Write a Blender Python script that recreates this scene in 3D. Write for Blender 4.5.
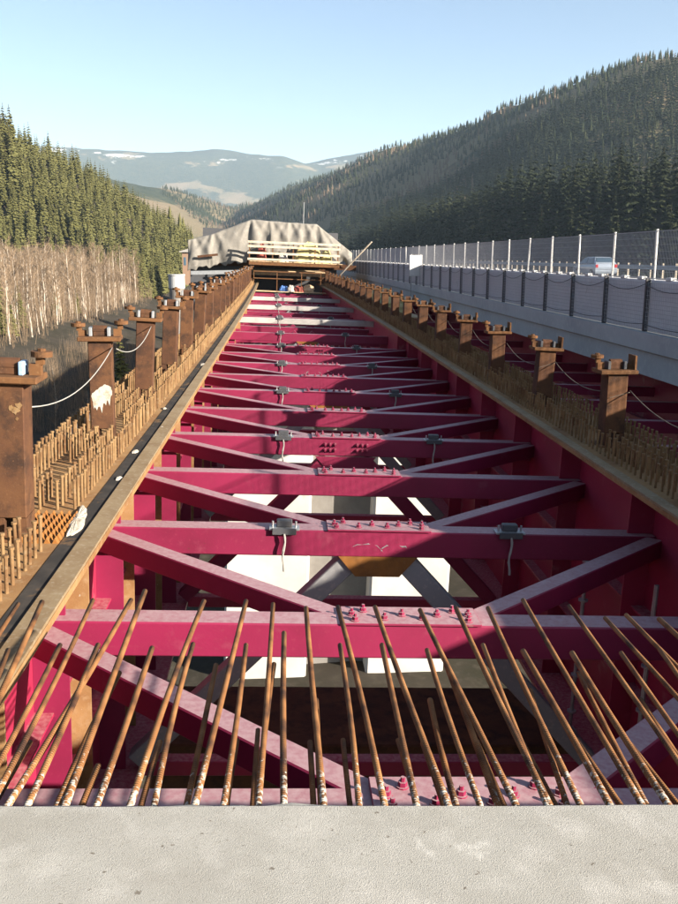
import bpy, math, random
import numpy as np
from mathutils import Matrix, Vector

random.seed(7); RNG = np.random.default_rng(7)
for o in list(bpy.data.objects): bpy.data.objects.remove(o)
SC = bpy.context.scene
COL = SC.collection
PI = math.pi

# ------------------------------------------------------------------ camera, sky, sun, exposure
PITCH = math.radians(12.557); YAW = math.radians(3.49)
FPX = 880.0                                   # focal length in pixels of the 678 x 904 photograph
cam_d = bpy.data.cameras.new('camera'); cam_d.sensor_fit = 'AUTO'; cam_d.sensor_width = 36
cam_d.lens = FPX / 904 * 36; cam_d.clip_start = 0.05; cam_d.clip_end = 40000
cam = bpy.data.objects.new('camera', cam_d); COL.objects.link(cam)
cam.location = (0, 0, 0); cam.rotation_euler = (PI/2 - PITCH, 0, -YAW)
SC.camera = cam

SUN_AZ = math.radians(124); SUN_EL = math.radians(19.0)   # azimuth from +Y towards +X
world = bpy.data.worlds.new('World'); SC.world = world; world.use_nodes = True
wn = world.node_tree.nodes; wl = world.node_tree.links
sky = wn.new('ShaderNodeTexSky'); sky.sky_type = 'NISHITA'; sky.sun_disc = False
sky.sun_elevation = SUN_EL; sky.sun_rotation = SUN_AZ; sky.altitude = 900
sky.air_density = 0.9; sky.dust_density = 2.0; sky.ozone_density = 0.5
wl.new(sky.outputs[0], wn['Background'].inputs[0]); wn['Background'].inputs[1].default_value = 0.05
sun_d = bpy.data.lights.new('sun', 'SUN'); sun_d.energy = 5.0; sun_d.angle = math.radians(0.53); sun_d.color = (1.0, 0.89, 0.74)
sun = bpy.data.objects.new('sun', sun_d); COL.objects.link(sun)
TO_SUN = Vector((math.sin(SUN_AZ)*math.cos(SUN_EL), math.cos(SUN_AZ)*math.cos(SUN_EL), math.sin(SUN_EL)))
sun.rotation_euler = TO_SUN.to_track_quat('Z', 'Y').to_euler(); sun.location = TO_SUN*60
SC.view_settings.view_transform = 'Standard'; SC.view_settings.look = 'None'
SC.view_settings.gamma = 1; SC.view_settings.exposure = 2.1; SC.view_settings.use_curve_mapping = False
SC.cycles.max_bounces = 7; SC.cycles.diffuse_bounces = 4; SC.cycles.transparent_max_bounces = 24
SC.cycles.volume_bounces = 0

# ------------------------------------------------------------------ pixel helpers (photo pixel -> direction; depth from a plane)
_R = Vector((math.cos(YAW), -math.sin(YAW), 0))
_F = Vector((math.sin(YAW)*math.cos(PITCH), math.cos(YAW)*math.cos(PITCH), -math.sin(PITCH)))
_U = Vector((math.sin(YAW)*math.sin(PITCH), math.cos(YAW)*math.sin(PITCH), math.cos(PITCH)))
def ray(u, v): return _R*((u-339)/FPX) + _U*(-(v-452)/FPX) + _F
CROSS = 0.04                                  # the deck falls towards +X
def at_deck(u, v, zl):                        # meets the cross-sloped plane at local height zl
    d = ray(u, v); t = 1
    for _ in range(6):
        z = zl - CROSS*(d.x*t - 1); t = z/d.z
    return d*t

# ------------------------------------------------------------------ materials
MATS = {}
def new_mat(name):
    m = bpy.data.materials.new(name); m.use_nodes = True
    MATS[name] = m
    return m, m.node_tree.nodes, m.node_tree.links
def mat(name, base, rough=0.75, layers=(), bump=None, metal=0.0, dust=None, spec=0.3, coord='Object', wave=None):
    """layers: (noise scale, colour, ramp low, ramp high[, detail]); dust: (colour, low, high) on upward faces"""
    m, N, L = new_mat(name); P = N['Principled BSDF']
    P.inputs['Roughness'].default_value = rough; P.inputs['Metallic'].default_value = metal
    P.inputs['Specular IOR Level'].default_value = spec
    tc = N.new('ShaderNodeTexCoord'); oi = N.new('ShaderNodeObjectInfo')
    mul = N.new('ShaderNodeMath'); mul.operation = 'MULTIPLY'; mul.inputs[1].default_value = 37.0
    L.new(oi.outputs['Random'], mul.inputs[0])
    add = N.new('ShaderNodeVectorMath'); add.operation = 'ADD'
    L.new(tc.outputs[coord], add.inputs[0]); L.new(mul.outputs[0], add.inputs[1])
    vec = add.outputs[0]
    rgb = N.new('ShaderNodeRGB'); rgb.outputs[0].default_value = (*base, 1); cur = rgb.outputs[0]
    def noise(scale, detail=5):
        n = N.new('ShaderNodeTexNoise'); n.inputs['Scale'].default_value = scale; n.inputs['Detail'].default_value = detail
        n.inputs['Roughness'].default_value = 0.62
        L.new(vec, n.inputs['Vector']); return n.outputs[0]
    def ramp(src, lo, hi):
        r = N.new('ShaderNodeMapRange'); r.inputs[1].default_value = lo; r.inputs[2].default_value = hi; r.clamp = True
        L.new(src, r.inputs[0]); return r.outputs[0]
    def mix(fac, a, col):
        x = N.new('ShaderNodeMix'); x.data_type = 'RGBA'
        L.new(fac, x.inputs[0]); L.new(a, x.inputs[6]); x.inputs[7].default_value = (*col, 1)
        return x.outputs[2]
    for ly in layers:
        cur = mix(ramp(noise(ly[0], ly[4] if len(ly) > 4 else 5), ly[2], ly[3]), cur, ly[1])
    if dust:
        g = N.new('ShaderNodeNewGeometry'); sx = N.new('ShaderNodeSeparateXYZ'); L.new(g.outputs['Normal'], sx.inputs[0])
        up = ramp(sx.outputs[2], 0.75, 0.95)
        mm = N.new('ShaderNodeMath'); mm.operation = 'MULTIPLY'; L.new(up, mm.inputs[0]); L.new(ramp(noise(22), dust[1], dust[2]), mm.inputs[1])
        cur = mix(mm.outputs[0], cur, dust[0])
    L.new(cur, P.inputs['Base Color'])
    if bump:
        b = N.new('ShaderNodeBump'); b.inputs['Strength'].default_value = bump[1]; b.inputs['Distance'].default_value = bump[2] if len(bump) > 2 else 0.01
        if wave:
            w = N.new('ShaderNodeTexWave'); w.bands_direction = wave[1]; w.inputs['Scale'].default_value = wave[0]
            L.new(tc.outputs[coord], w.inputs['Vector']); L.new(w.outputs[1], b.inputs['Height'])
        else:
            L.new(noise(bump[0], 8), b.inputs['Height'])
        L.new(b.outputs[0], P.inputs['Normal'])
    return m
RED = (0.185, 0.0085, 0.044)
mat('red_paint', RED, 0.55, [(0.7, (0.120, 0.006, 0.028), 0.40, 0.75), (26, (0.19, 0.022, 0.050), 0.58, 0.8), (3.2, (0.21, 0.045, 0.075), 0.62, 0.85), (1.7, (0.20, 0.12, 0.10), 0.70, 0.76), (15, (0.07, 0.028, 0.016), 0.715, 0.745)],
    bump=(60, 0.08), dust=((0.31, 0.20, 0.215), -0.1, 0.62), spec=0.4)
mat('red_web', (0.25, 0.014, 0.046), 0.5, [(0.5, (0.19, 0.014, 0.038), 0.4, 0.7), (5, (0.27, 0.05, 0.08), 0.6, 0.9), (1.3, (0.29, 0.11, 0.12), 0.62, 0.72)], bump=(30, 0.1), dust=((0.36, 0.16, 0.17), 0.3, 0.7))
mat('grey_primer', (0.21, 0.21, 0.22), 0.6, [(2, (0.20, 0.2, 0.21), 0.4, 0.7), (20, (0.33, 0.30, 0.27), 0.55, 0.8)], bump=(40, 0.1))
mat('pale_primer', (0.36, 0.345, 0.33), 0.6, [(2, (0.27, 0.26, 0.25), 0.4, 0.7), (14, (0.28, 0.22, 0.18), 0.62, 0.85)], bump=(40, 0.1))
mat('rust_post', (0.060, 0.027, 0.015), 0.85, [(2.2, (0.095, 0.044, 0.020), 0.40, 0.68), (5, (0.034, 0.018, 0.012), 0.48, 0.66), (45, (0.125, 0.066, 0.034), 0.58, 0.8), (3.1, (0.16, 0.085, 0.04), 0.68, 0.76)], bump=(70, 0.25, 0.006), spec=0.2)
mat('rust_cap', (0.120, 0.056, 0.023), 0.85, [(6, (0.062, 0.030, 0.015), 0.42, 0.7), (40, (0.17, 0.095, 0.044), 0.55, 0.8)], bump=(80, 0.25, 0.006), spec=0.2)
mat('rust_flange', (0.235, 0.138, 0.060), 0.88, [(1.6, (0.145, 0.068, 0.027), 0.42, 0.72), (14, (0.25, 0.165, 0.09), 0.5, 0.75), (55, (0.11, 0.055, 0.025), 0.60, 0.8), (24, (0.40, 0.37, 0.32), 0.70, 0.74)], bump=(60, 0.3, 0.005), spec=0.2)
mat('rust_stud', (0.190, 0.118, 0.055), 0.85, [(3, (0.095, 0.046, 0.020), 0.42, 0.66), (18, (0.22, 0.165, 0.10), 0.55, 0.8), (7, (0.05, 0.028, 0.016), 0.60, 0.72)], spec=0.2)
mat('rust_plate', (0.215, 0.088, 0.020), 0.85, [(5, (0.12, 0.05, 0.016), 0.45, 0.75), (30, (0.22, 0.115, 0.05), 0.55, 0.8)], bump=(50, 0.2, 0.005))
mat('edge_strip', (0.195, 0.145, 0.085), 0.85, [(2.5, (0.145, 0.095, 0.048), 0.42, 0.68), (22, (0.25, 0.205, 0.145), 0.52, 0.75), (5, (0.30, 0.27, 0.23), 0.68, 0.75)], bump=(50, 0.25, 0.005))
mat('strip_dark', (0.030, 0.028, 0.027), 0.9, [(4, (0.055, 0.048, 0.042), 0.45, 0.7), (2.2, (0.15, 0.09, 0.045), 0.58, 0.66), (9, (0.30, 0.28, 0.25), 0.68, 0.74)], spec=0.1)
mat('concrete', (0.300, 0.295, 0.272), 0.92, [(1.6, (0.235, 0.225, 0.20), 0.42, 0.70), (7, (0.355, 0.348, 0.325), 0.48, 0.70), (130, (0.21, 0.20, 0.175), 0.56, 0.74), (34, (0.15, 0.135, 0.115), 0.665, 0.69), (3.4, (0.43, 0.425, 0.40), 0.66, 0.72)], bump=(300, 0.65, 0.006), spec=0.15)
mat('pier_concrete', (0.40, 0.395, 0.38), 0.9, [(0.35, (0.33, 0.32, 0.305), 0.42, 0.68), (3, (0.36, 0.35, 0.335), 0.5, 0.8), (0.8, (0.25, 0.235, 0.21), 0.66, 0.75)], bump=(12, 0.15), spec=0.15)
mat('barrier_concrete', (0.56, 0.56, 0.57), 0.9, [(0.6, (0.47, 0.47, 0.49), 0.4, 0.7), (6, (0.62, 0.62, 0.62), 0.5, 0.8), (1.9, (0.36, 0.35, 0.34), 0.66, 0.75)], bump=(25, 0.2), spec=0.15)
mat('grey_concrete', (0.36, 0.37, 0.38), 0.9, [(0.6, (0.30, 0.31, 0.32), 0.4, 0.7), (6, (0.42, 0.42, 0.42), 0.5, 0.8)], bump=(25, 0.2), spec=0.15)
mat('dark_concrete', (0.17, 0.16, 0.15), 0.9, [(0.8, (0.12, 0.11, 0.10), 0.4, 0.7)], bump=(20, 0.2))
mat('asphalt', (0.06, 0.06, 0.062), 0.9, [(3, (0.08, 0.08, 0.08), 0.4, 0.7)], bump=(60, 0.2))
mat('fence_wire', (0.34, 0.345, 0.36), 0.6)
mat('galvanised', (0.36, 0.37, 0.38), 0.45, [(6, (0.28, 0.29, 0.30), 0.4, 0.7)], metal=0.6)
mat('white_metal', (0.50, 0.50, 0.49), 0.5, [(5, (0.62, 0.61, 0.58), 0.5, 0.8)])
mat('dark_metal', (0.055, 0.058, 0.066), 0.55, [(8, (0.09, 0.08, 0.07), 0.5, 0.8)])
mat('blue_clamp', (0.20, 0.31, 0.46), 0.5, [(14, (0.42, 0.44, 0.44), 0.45, 0.7)])
mat('rope_white', (0.26, 0.255, 0.24), 0.9)
mat('rope_dark', (0.10, 0.085, 0.07), 0.9)
mat('cement', (0.36, 0.335, 0.29), 0.95, [(14, (0.24, 0.20, 0.15), 0.48, 0.66)], bump=(60, 0.6, 0.01))
mat('plank_wood', (0.50, 0.38, 0.24), 0.85, [(4, (0.38, 0.26, 0.14), 0.4, 0.7)], bump=(30, 0.2))
mat('pale_board', (0.42, 0.37, 0.30), 0.85, [(4, (0.30, 0.24, 0.17), 0.45, 0.7)])
mat('tarp', (0.165, 0.156, 0.142), 0.85, [(0.5, (0.16, 0.15, 0.133), 0.4, 0.7), (3, (0.235, 0.222, 0.20), 0.5, 0.8)], bump=(1.1, 0.35, 0.12))
mat('yellow_sheet', (0.42, 0.37, 0.17), 0.7, [(5, (0.30, 0.24, 0.10), 0.4, 0.7)])
mat('yellow_paint', (0.62, 0.58, 0.06), 0.6)
mat('red_cloth', (0.22, 0.05, 0.04), 0.8); mat('blue_cloth', (0.06, 0.14, 0.36), 0.8); mat('white_cloth', (0.38, 0.36, 0.33), 0.8)
mat('car_paint', (0.36, 0.42, 0.50), 0.25, metal=0.4, spec=0.6)
mat('glass_dark', (0.05, 0.09, 0.13), 0.08, spec=0.8)
mat('tyre', (0.02, 0.02, 0.02), 0.8); mat('lamp_red', (0.4, 0.02, 0.02), 0.3)
mat('brick_wall', (0.20, 0.13, 0.09), 0.9); mat('roof_grey', (0.24, 0.23, 0.22), 0.8); 
mat('spruce_trunk', (0.10, 0.065, 0.04), 0.9)
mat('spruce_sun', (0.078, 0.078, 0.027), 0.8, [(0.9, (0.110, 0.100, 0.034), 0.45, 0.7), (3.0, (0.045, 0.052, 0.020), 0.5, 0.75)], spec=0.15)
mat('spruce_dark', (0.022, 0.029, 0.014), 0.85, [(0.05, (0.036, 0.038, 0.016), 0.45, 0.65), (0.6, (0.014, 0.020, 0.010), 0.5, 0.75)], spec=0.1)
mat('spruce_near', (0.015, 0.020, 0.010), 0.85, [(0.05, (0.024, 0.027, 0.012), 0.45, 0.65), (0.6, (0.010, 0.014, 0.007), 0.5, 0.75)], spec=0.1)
mat('larch', (0.125, 0.088, 0.055), 0.9, [(0.3, (0.085, 0.062, 0.042), 0.4, 0.7)])
mat('birch_bark', (0.37, 0.325, 0.27), 0.85, [(1.2, (0.17, 0.13, 0.10), 0.45, 0.65)])
mat('twig', (0.175, 0.124, 0.080), 0.9, [(0.4, (0.12, 0.088, 0.060), 0.4, 0.7)])

# rebar: rust with a cement-splashed root (object z runs from the slab outwards)
def rebar_mat():
    m, N, L = new_mat('rebar'); P = N['Principled BSDF']; P.inputs['Roughness'].default_value = 0.8; P.inputs['Specular IOR Level'].default_value = 0.25
    tc = N.new('ShaderNodeTexCoord'); oi = N.new('ShaderNodeObjectInfo')
    add = N.new('ShaderNodeVectorMath'); mu = N.new('ShaderNodeMath'); mu.operation = 'MULTIPLY'; mu.inputs[1].default_value = 23
    L.new(oi.outputs['Random'], mu.inputs[0]); L.new(tc.outputs['Object'], add.inputs[0]); L.new(mu.outputs[0], add.inputs[1])
    n1 = N.new('ShaderNodeTexNoise'); n1.inputs['Scale'].default_value = 7; L.new(add.outputs[0], n1.inputs[0])
    cr = N.new('ShaderNodeValToRGB'); L.new(n1.outputs[0], cr.inputs[0])
    e = cr.color_ramp.elements; e[0].position = 0.3; e[0].color = (0.040, 0.018, 0.010, 1); e[1].position = 0.72; e[1].color = (0.25, 0.122, 0.046, 1)
    k = cr.color_ramp.elements.new(0.5); k.color = (0.165, 0.072, 0.025, 1)
    sep = N.new('ShaderNodeSeparateXYZ'); L.new(tc.outputs['Object'], sep.inputs[0])
    n2 = N.new('ShaderNodeTexNoise'); n2.inputs['Scale'].default_value = 60; n2.inputs['Detail'].default_value = 6; L.new(add.outputs[0], n2.inputs[0])
    r = N.new('ShaderNodeMapRange'); r.inputs[1].default_value = 0.10; r.inputs[2].default_value = 0.70; r.inputs[3].default_value = 0.15; r.inputs[4].default_value = -0.25
    L.new(sep.outputs[2], r.inputs[0])
    s = N.new('ShaderNodeMath'); s.operation = 'ADD'; L.new(n2.outputs[0], s.inputs[0]); L.new(r.outputs[0], s.inputs[1])
    g = N.new('ShaderNodeMapRange'); g.inputs[1].default_value = 0.56; g.inputs[2].default_value = 0.68; L.new(s.outputs[0], g.inputs[0])
    mx = N.new('ShaderNodeMix'); mx.data_type = 'RGBA'; L.new(g.outputs[0], mx.inputs[0]); L.new(cr.outputs[0], mx.inputs[6]); mx.inputs[7].default_value = (0.36, 0.34, 0.30, 1)
    L.new(mx.outputs[2], P.inputs['Base Color'])
    w = N.new('ShaderNodeTexWave'); w.bands_direction = 'Z'; w.inputs['Scale'].default_value = 26; w.inputs['Distortion'].default_value = 0.6; L.new(tc.outputs['Object'], w.inputs['Vector'])
    b = N.new('ShaderNodeBump'); b.inputs['Strength'].default_value = 0.6; b.inputs['Distance'].default_value = 0.004
    L.new(w.outputs[1], b.inputs['Height']); L.new(b.outputs[0], P.inputs['Normal'])
rebar_mat()

def terrain_mat():
    m, N, L = new_mat('terrain'); P = N['Principled BSDF']; P.inputs['Roughness'].default_value = 0.95; P.inputs['Specular IOR Level'].default_value = 0.1
    tc = N.new('ShaderNodeTexCoord')
    def noise(scale, detail=6, rough=0.6):
        n = N.new('ShaderNodeTexNoise'); n.inputs['Scale'].default_value = scale; n.inputs['Detail'].default_value = detail; n.inputs['Roughness'].default_value = rough
        L.new(tc.outputs['Object'], n.inputs[0]); return n.outputs[0]
    def rng(src, a, b, c=0.0, d=1.0):
        r = N.new('ShaderNodeMapRange'); r.inputs[1].default_value = a; r.inputs[2].default_value = b; r.inputs[3].default_value = c; r.inputs[4].default_value = d
        L.new(src, r.inputs[0]); return r.outputs[0]
    def mix(f, a, b):
        x = N.new('ShaderNodeMix'); x.data_type = 'RGBA'; L.new(f, x.inputs[0])
        for sck, c in ((x.inputs[6], a), (x.inputs[7], b)):
            if isinstance(c, tuple): sck.default_value = (*c, 1)
            else: L.new(c, sck)
        return x.outputs[2]
    def mathn(op, a, b):
        x = N.new('ShaderNodeMath'); x.operation = op
        for i, c in enumerate((a, b)):
            if isinstance(c, (int, float)): x.inputs[i].default_value = c
            else: L.new(c, x.inputs[i])
        return x.outputs[0]
    sep = N.new('ShaderNodeSeparateXYZ'); L.new(tc.outputs['Object'], sep.inputs[0])
    near = mix(rng(noise(0.12), 0.40, 0.65), (0.042, 0.036, 0.029), (0.026, 0.025, 0.017))
    near = mix(rng(noise(1.4), 0.5, 0.75), near, (0.058, 0.050, 0.040))
    wood = mix(rng(noise(0.03), 0.4, 0.65), (0.030, 0.040, 0.022), (0.055, 0.058, 0.030))
    wood = mix(rng(noise(0.15, 4), 0.45, 0.7), wood, (0.020, 0.028, 0.018))
    field = mix(rng(noise(0.006), 0.4, 0.65), (0.17, 0.13, 0.08), (0.12, 0.105, 0.06))
    y = sep.outputs[1]; z = sep.outputs[2]
    far = rng(y, 420, 620)
    fmask = rng(mathn('ADD', noise(0.0022, 5), rng(y, 3000, 4300, 0.10, -0.03)), 0.54, 0.57)
    farc = mix(fmask, wood, field)
    snow = mathn('MULTIPLY', rng(z, 560, 720), rng(noise(0.0032, 8, 0.7), 0.57, 0.60))
    farc = mix(snow, farc, (0.75, 0.76, 0.78))
    L.new(mix(far, near, farc), P.inputs['Base Color'])
    b = N.new('ShaderNodeBump'); b.inputs['Strength'].default_value = 0.8; b.inputs['Distance'].default_value = 6.0
    L.new(mathn('MULTIPLY', noise(0.05, 8, 0.7), far), b.inputs['Height']); L.new(b.outputs[0], P.inputs['Normal'])
terrain_mat()

# ------------------------------------------------------------------ mesh helpers
class MB:
    def __init__(s): s.v = []; s.f = []
    def add(s, verts, faces, M=None):
        k = len(s.v)
        s.v += [tuple(M @ Vector(p)) for p in verts] if M is not None else [tuple(p) for p in verts]
        s.f += [tuple(i+k for i in f) for f in faces]
        return s
    def box(s, x0, x1, y0, y1, z0, z1, M=None):
        return s.add([(x0,y0,z0),(x1,y0,z0),(x1,y1,z0),(x0,y1,z0),(x0,y0,z1),(x1,y0,z1),(x1,y1,z1),(x0,y1,z1)],
                     [(0,3,2,1),(4,5,6,7),(0,1,5,4),(1,2,6,5),(2,3,7,6),(3,0,4,7)], M)
    def cbox(s, x0, x1, y0, y1, z0, z1, c=0.01, M=None):       # box with chamfered edges
        vs = []; 
        for sx in (0, 1):
            for sy in (0, 1):
                for sz in (0, 1):
                    X = x1 if sx else x0; Y = y1 if sy else y0; Z = z1 if sz else z0
                    dx = -c if sx else c; dy = -c if sy else c; dz = -c if sz else c
                    vs += [(X, Y+dy, Z+dz), (X+dx, Y, Z+dz), (X+dx, Y+dy, Z)]
        def i(a, b, d, k): return (a*4+b*2+d)*3+k
        fs = []
        for a in (0, 1):
            q = [i(a,0,0,0), i(a,1,0,0), i(a,1,1,0), i(a,0,1,0)]; fs.append(tuple(q if a else q[::-1]))
            q = [i(0,a,0,1), i(1,a,0,1), i(1,a,1,1), i(0,a,1,1)]; fs.append(tuple(q[::-1] if a else q))
            q = [i(0,0,a,2), i(1,0,a,2), i(1,1,a,2), i(0,1,a,2)]; fs.append(tuple(q if a else q[::-1]))
        for a in (0, 1):
            for b in (0, 1):
                q = [i(a,b,0,0), i(a,b,1,0), i(a,b,1,1), i(a,b,0,1)]; fs.append(tuple(q if a != b else q[::-1]) )
                q = [i(a,0,b,0), i(a,1,b,0), i(a,1,b,2), i(a,0,b,2)]; fs.append(tuple(q[::-1] if a != b else q))
                q = [i(0,a,b,1), i(1,a,b,1), i(1,a,b,2), i(0,a,b,2)]; fs.append(tuple(q if a != b else q[::-1]))
                for d in (0, 1):
                    q = [i(a,b,d,0), i(a,b,d,1), i(a,b,d,2)]; fs.append(tuple(q if (a+b+d) % 2 else q[::-1]))
        return s.add(vs, fs, M)
    def tube(s, p0, p1, r0, r1=None, n=8, caps=True, M=None):
        r1 = r0 if r1 is None else r1
        p0 = Vector(p0); p1 = Vector(p1); d = (p1-p0).normalized()
        a = d.orthogonal().normalized(); b = d.cross(a)
        vs = []
        for p, r in ((p0, r0), (p1, r1)):
            vs += [p + (a*math.cos(2*PI*i/n) + b*math.sin(2*PI*i/n))*r for i in range(n)]
        fs = [(i, (i+1) % n, n+(i+1) % n, n+i) for i in range(n)]
        if caps: fs += [tuple(range(n))[::-1], tuple(range(n, 2*n))]
        return s.add(vs, fs, M)
    def path(s, pts, r, n=6):
        pts = [Vector(p) for p in pts]; k = len(s.v); rr = r if hasattr(r, '__len__') else [r]*len(pts)
        for j, p in enumerate(pts):
            d = (pts[min(j+1, len(pts)-1)] - pts[max(j-1, 0)]).normalized()
            a = d.cross(Vector((0.13, 0.21, 0.97))).normalized(); b = d.cross(a)
            s.v += [tuple(p + (a*math.cos(2*PI*i/n) + b*math.sin(2*PI*i/n))*rr[j]) for i in range(n)]
        for j in range(len(pts)-1):
            s.f += [(k+j*n+i, k+j*n+(i+1) % n, k+(j+1)*n+(i+1) % n, k+(j+1)*n+i) for i in range(n)]
        s.f += [tuple(k+i for i in range(n))[::-1], tuple(k+(len(pts)-1)*n+i for i in range(n))]
        return s
    def prism(s, poly, y0, y1, M=None):      # polygon in x,z extruded along y
        n = len(poly)
        vs = [(x, y0, z) for x, z in poly] + [(x, y1, z) for x, z in poly]
        fs = [tuple(range(n)), tuple(range(n, 2*n))[::-1]] + [(i, n+i, n+(i+1) % n, (i+1) % n) for i in range(n)]
        return s.add(vs, fs, M)
    def mesh(s, name, m, smooth=False):
        me = bpy.data.meshes.new(name); me.from_pydata(s.v, [], s.f); me.update()
        me.materials.append(MATS[m])
        if smooth: me.polygons.foreach_set('use_smooth', [True]*len(me.polygons))
        return me
def np_mesh(name, V, T, m):
    me = bpy.data.meshes.new(name); V = np.asarray(V, np.float32); T = np.asarray(T, np.int32); k = T.shape[1]
    me.vertices.add(len(V)); me.vertices.foreach_set('co', V.ravel())
    me.loops.add(T.size); me.loops.foreach_set('vertex_index', T.ravel())
    me.polygons.add(len(T)); me.polygons.foreach_set('loop_start', np.arange(0, T.size, k, dtype=np.int32))
    me.update(calc_edges=True); me.materials.append(MATS[m]); return me

WM = {}
I4 = Matrix.Identity(4)
def put(name, me, parent=None, M=I4, label=None, cat=None, group=None, kind=None):
    """link mesh me (or an Empty) with world matrix M"""
    o = bpy.data.objects.new(name, me); COL.objects.link(o); WM[o] = M.copy()
    if parent is None: o.matrix_basis = M
    else:
        o.parent = parent; o.matrix_basis = WM[parent].inverted() @ M
    for k, v in (('label', label), ('category', cat), ('group', group), ('kind', kind)):
        if v: o[k] = v
    return o
def T(x, y, z): return Matrix.Translation((x, y, z))
def Rz(a): return Matrix.Rotation(a, 4, 'Z')
def Rx(a): return Matrix.Rotation(a, 4, 'X')
def Ry(a): return Matrix.Rotation(a, 4, 'Y')
def copy_tree(root, M, label=None, group=None):
    r = root.copy(); COL.objects.link(r); WM[r] = M.copy(); r.matrix_basis = M
    if label: r['label'] = label
    if group: r['group'] = group
    for ch in root.children:
        c = ch.copy(); COL.objects.link(c); c.parent = r; WM[c] = M @ ch.matrix_basis
        for g in ch.children:
            d = g.copy(); COL.objects.link(d); d.parent = c; WM[d] = WM[c] @ g.matrix_basis
    return r

# ------------------------------------------------------------------ bridge frame: local x across, s along, z up; flange tops at z = ZF
ZF = -2.22; CURV = -0.000125
def BM(s):
    return T(CURV*s*s, s, 0) @ Rz(-math.atan(2*CURV*s)) @ T(1, 0, ZF) @ Ry(CROSS) @ T(-1, 0, -ZF)
def BP(x, s, z): return BM(s) @ Vector((x, 0, z))
def sweep(poly, s0, s1, ds=2.5):             # closed profile swept along the bridge, world coordinates
    mb = MB(); n = len(poly); k = max(1, int(round((s1-s0)/ds)))
    for j in range(k+1):
        s = s0+(s1-s0)*j/k; M = BM(s)
        mb.v += [tuple(M @ Vector((x, 0, z))) for x, z in poly]
    for j in range(k):
        mb.f += [(j*n+i, (j+1)*n+i, (j+1)*n+(i+1) % n, j*n+(i+1) % n) for i in range(n)]
    mb.f += [tuple(range(n)), tuple(range(k*n, k*n+n))[::-1]]
    return mb
def rect(x0, x1, z0, z1): return [(x0, z0), (x1, z0), (x1, z1), (x0, z1)]

# ------------------------------------------------------------------ terrain
def vnoise(x, y, seed=0):
    xi = np.floor(x).astype(np.int64); yi = np.floor(y).astype(np.int64); xf = x-xi; yf = y-yi
    def h(a, b):
        n = (a*374761393 + b*668265263 + seed*1442695041) & 0x7fffffff
        n = ((n ^ (n >> 13))*1274126177) & 0x7fffffff
        return ((n ^ (n >> 16)) & 0xffff)/65535.0
    u = xf*xf*(3-2*xf); v = yf*yf*(3-2*yf)
    return (h(xi, yi)*(1-u)+h(xi+1, yi)*u)*(1-v) + (h(xi, yi+1)*(1-u)+h(xi+1, yi+1)*u)*v
def fbm(x, y, seed=0, o=4):
    t = 0; a = 0.5
    for i in range(o):
        t = t + a*vnoise(x*2**i, y*2**i, seed+i); a *= 0.5
    return t - 0.47
RIDGES = [  # points (x, y, z), slope, roughness amplitude, roughness wavelength
    ([(-700, -500, 110), (-420, 160, 112), (-260, 350, 92), (-136, 420, 55), (-107, 452, 42), (-89, 477, 30), (-75, 497, 20), (-63, 515, 8), (-52, 535, -14)], 0.76, 5, 40),
    ([(330, 240, 40), (175, 340, 28), (128, 480, 32), (95, 640, 26), (58, 820, -4), (20, 960, -22)], 0.70, 8, 60),
    ([(1100, 760, 300), (470, 1020, 222), (390, 1230, 214), (270, 1520, 200), (150, 2010, 190), (-97, 2500, 132), (-330, 3000, 66)], 0.52, 22, 160),
    ([(-1500, 1500, 330), (-640, 1900, 215), (-470, 2150, 190), (-335, 2250, 168), (-205, 2350, 100), (-60, 2500, 10)], 0.34, 16, 220),
    ([(-4900, 5700, 790), (-2110, 6500, 800), (-1537, 6560, 750), (-926, 6500, 700), (-432, 6610, 722), (-65, 6500, 700), (154, 6500, 655), (465, 6610, 712), (1024, 6500, 780), (3700, 6000, 800)], 0.42, 38, 480),
    ([(-2900, 4700, 470), (-1400, 4870, 335), (-780, 5120, 280), (-276, 5360, 180), (114, 5600, 65)], 0.30, 45, 390),
]
def height(x, y):
    x = np.asarray(x, float); y = np.asarray(y, float)
    dl = np.clip(-6-x, 0, None)
    base = -22.5 + np.minimum(dl, 40)*0.24 + np.clip(x-26, 0, 400)*0.035
    base = base + 1.4*fbm(x/14, y/14, 3)
    base = base - np.clip(np.hypot(x, y)-900, 0, 4000)*0.004
    h = base
    for pts, sl, amp, wl in RIDGES:
        best = np.full(x.shape, -1e9)
        for (ax, ay, az), (bx, by, bz) in zip(pts, pts[1:]):
            dx, dy = bx-ax, by-ay
            t = np.clip(((x-ax)*dx+(y-ay)*dy)/(dx*dx+dy*dy), 0, 1)
            d = np.hypot(x-ax-t*dx, y-ay-t*dy)
            best = np.maximum(best, az+t*(bz-az) - sl*np.sqrt(d*d+ (wl*0.15)**2) + sl*wl*0.15)
        best = best + amp*fbm(x/wl, y/wl, 11)*2
        k = 6.0 if amp < 20 else 20.0
        hh = np.clip(0.5+0.5*(best-h)/k, 0, 1)
        h = h*(1-hh)+best*hh + k*hh*(1-hh)*0.5
    return h
def ground_z(x, y): return float(height(np.array([x]), np.array([y]))[0])
a_view = np.radians(np.linspace(-24, 32, 300)); a_rest = np.radians(np.linspace(32, 336, 110))[1:-1]
ANG = np.concatenate([a_view, a_rest]); RAD = np.concatenate([[0.5], np.geomspace(6, 9500, 240)])
AA, RR = np.meshgrid(ANG, RAD); GX = RR*np.sin(AA); GY = RR*np.cos(AA); GZ = height(GX, GY)
nr, na = GX.shape
V = np.stack([GX.ravel(), GY.ravel(), GZ.ravel()], 1)
j, i = np.meshgrid(np.arange(nr-1), np.arange(na), indexing='ij'); i2 = (i+1) % na
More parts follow.
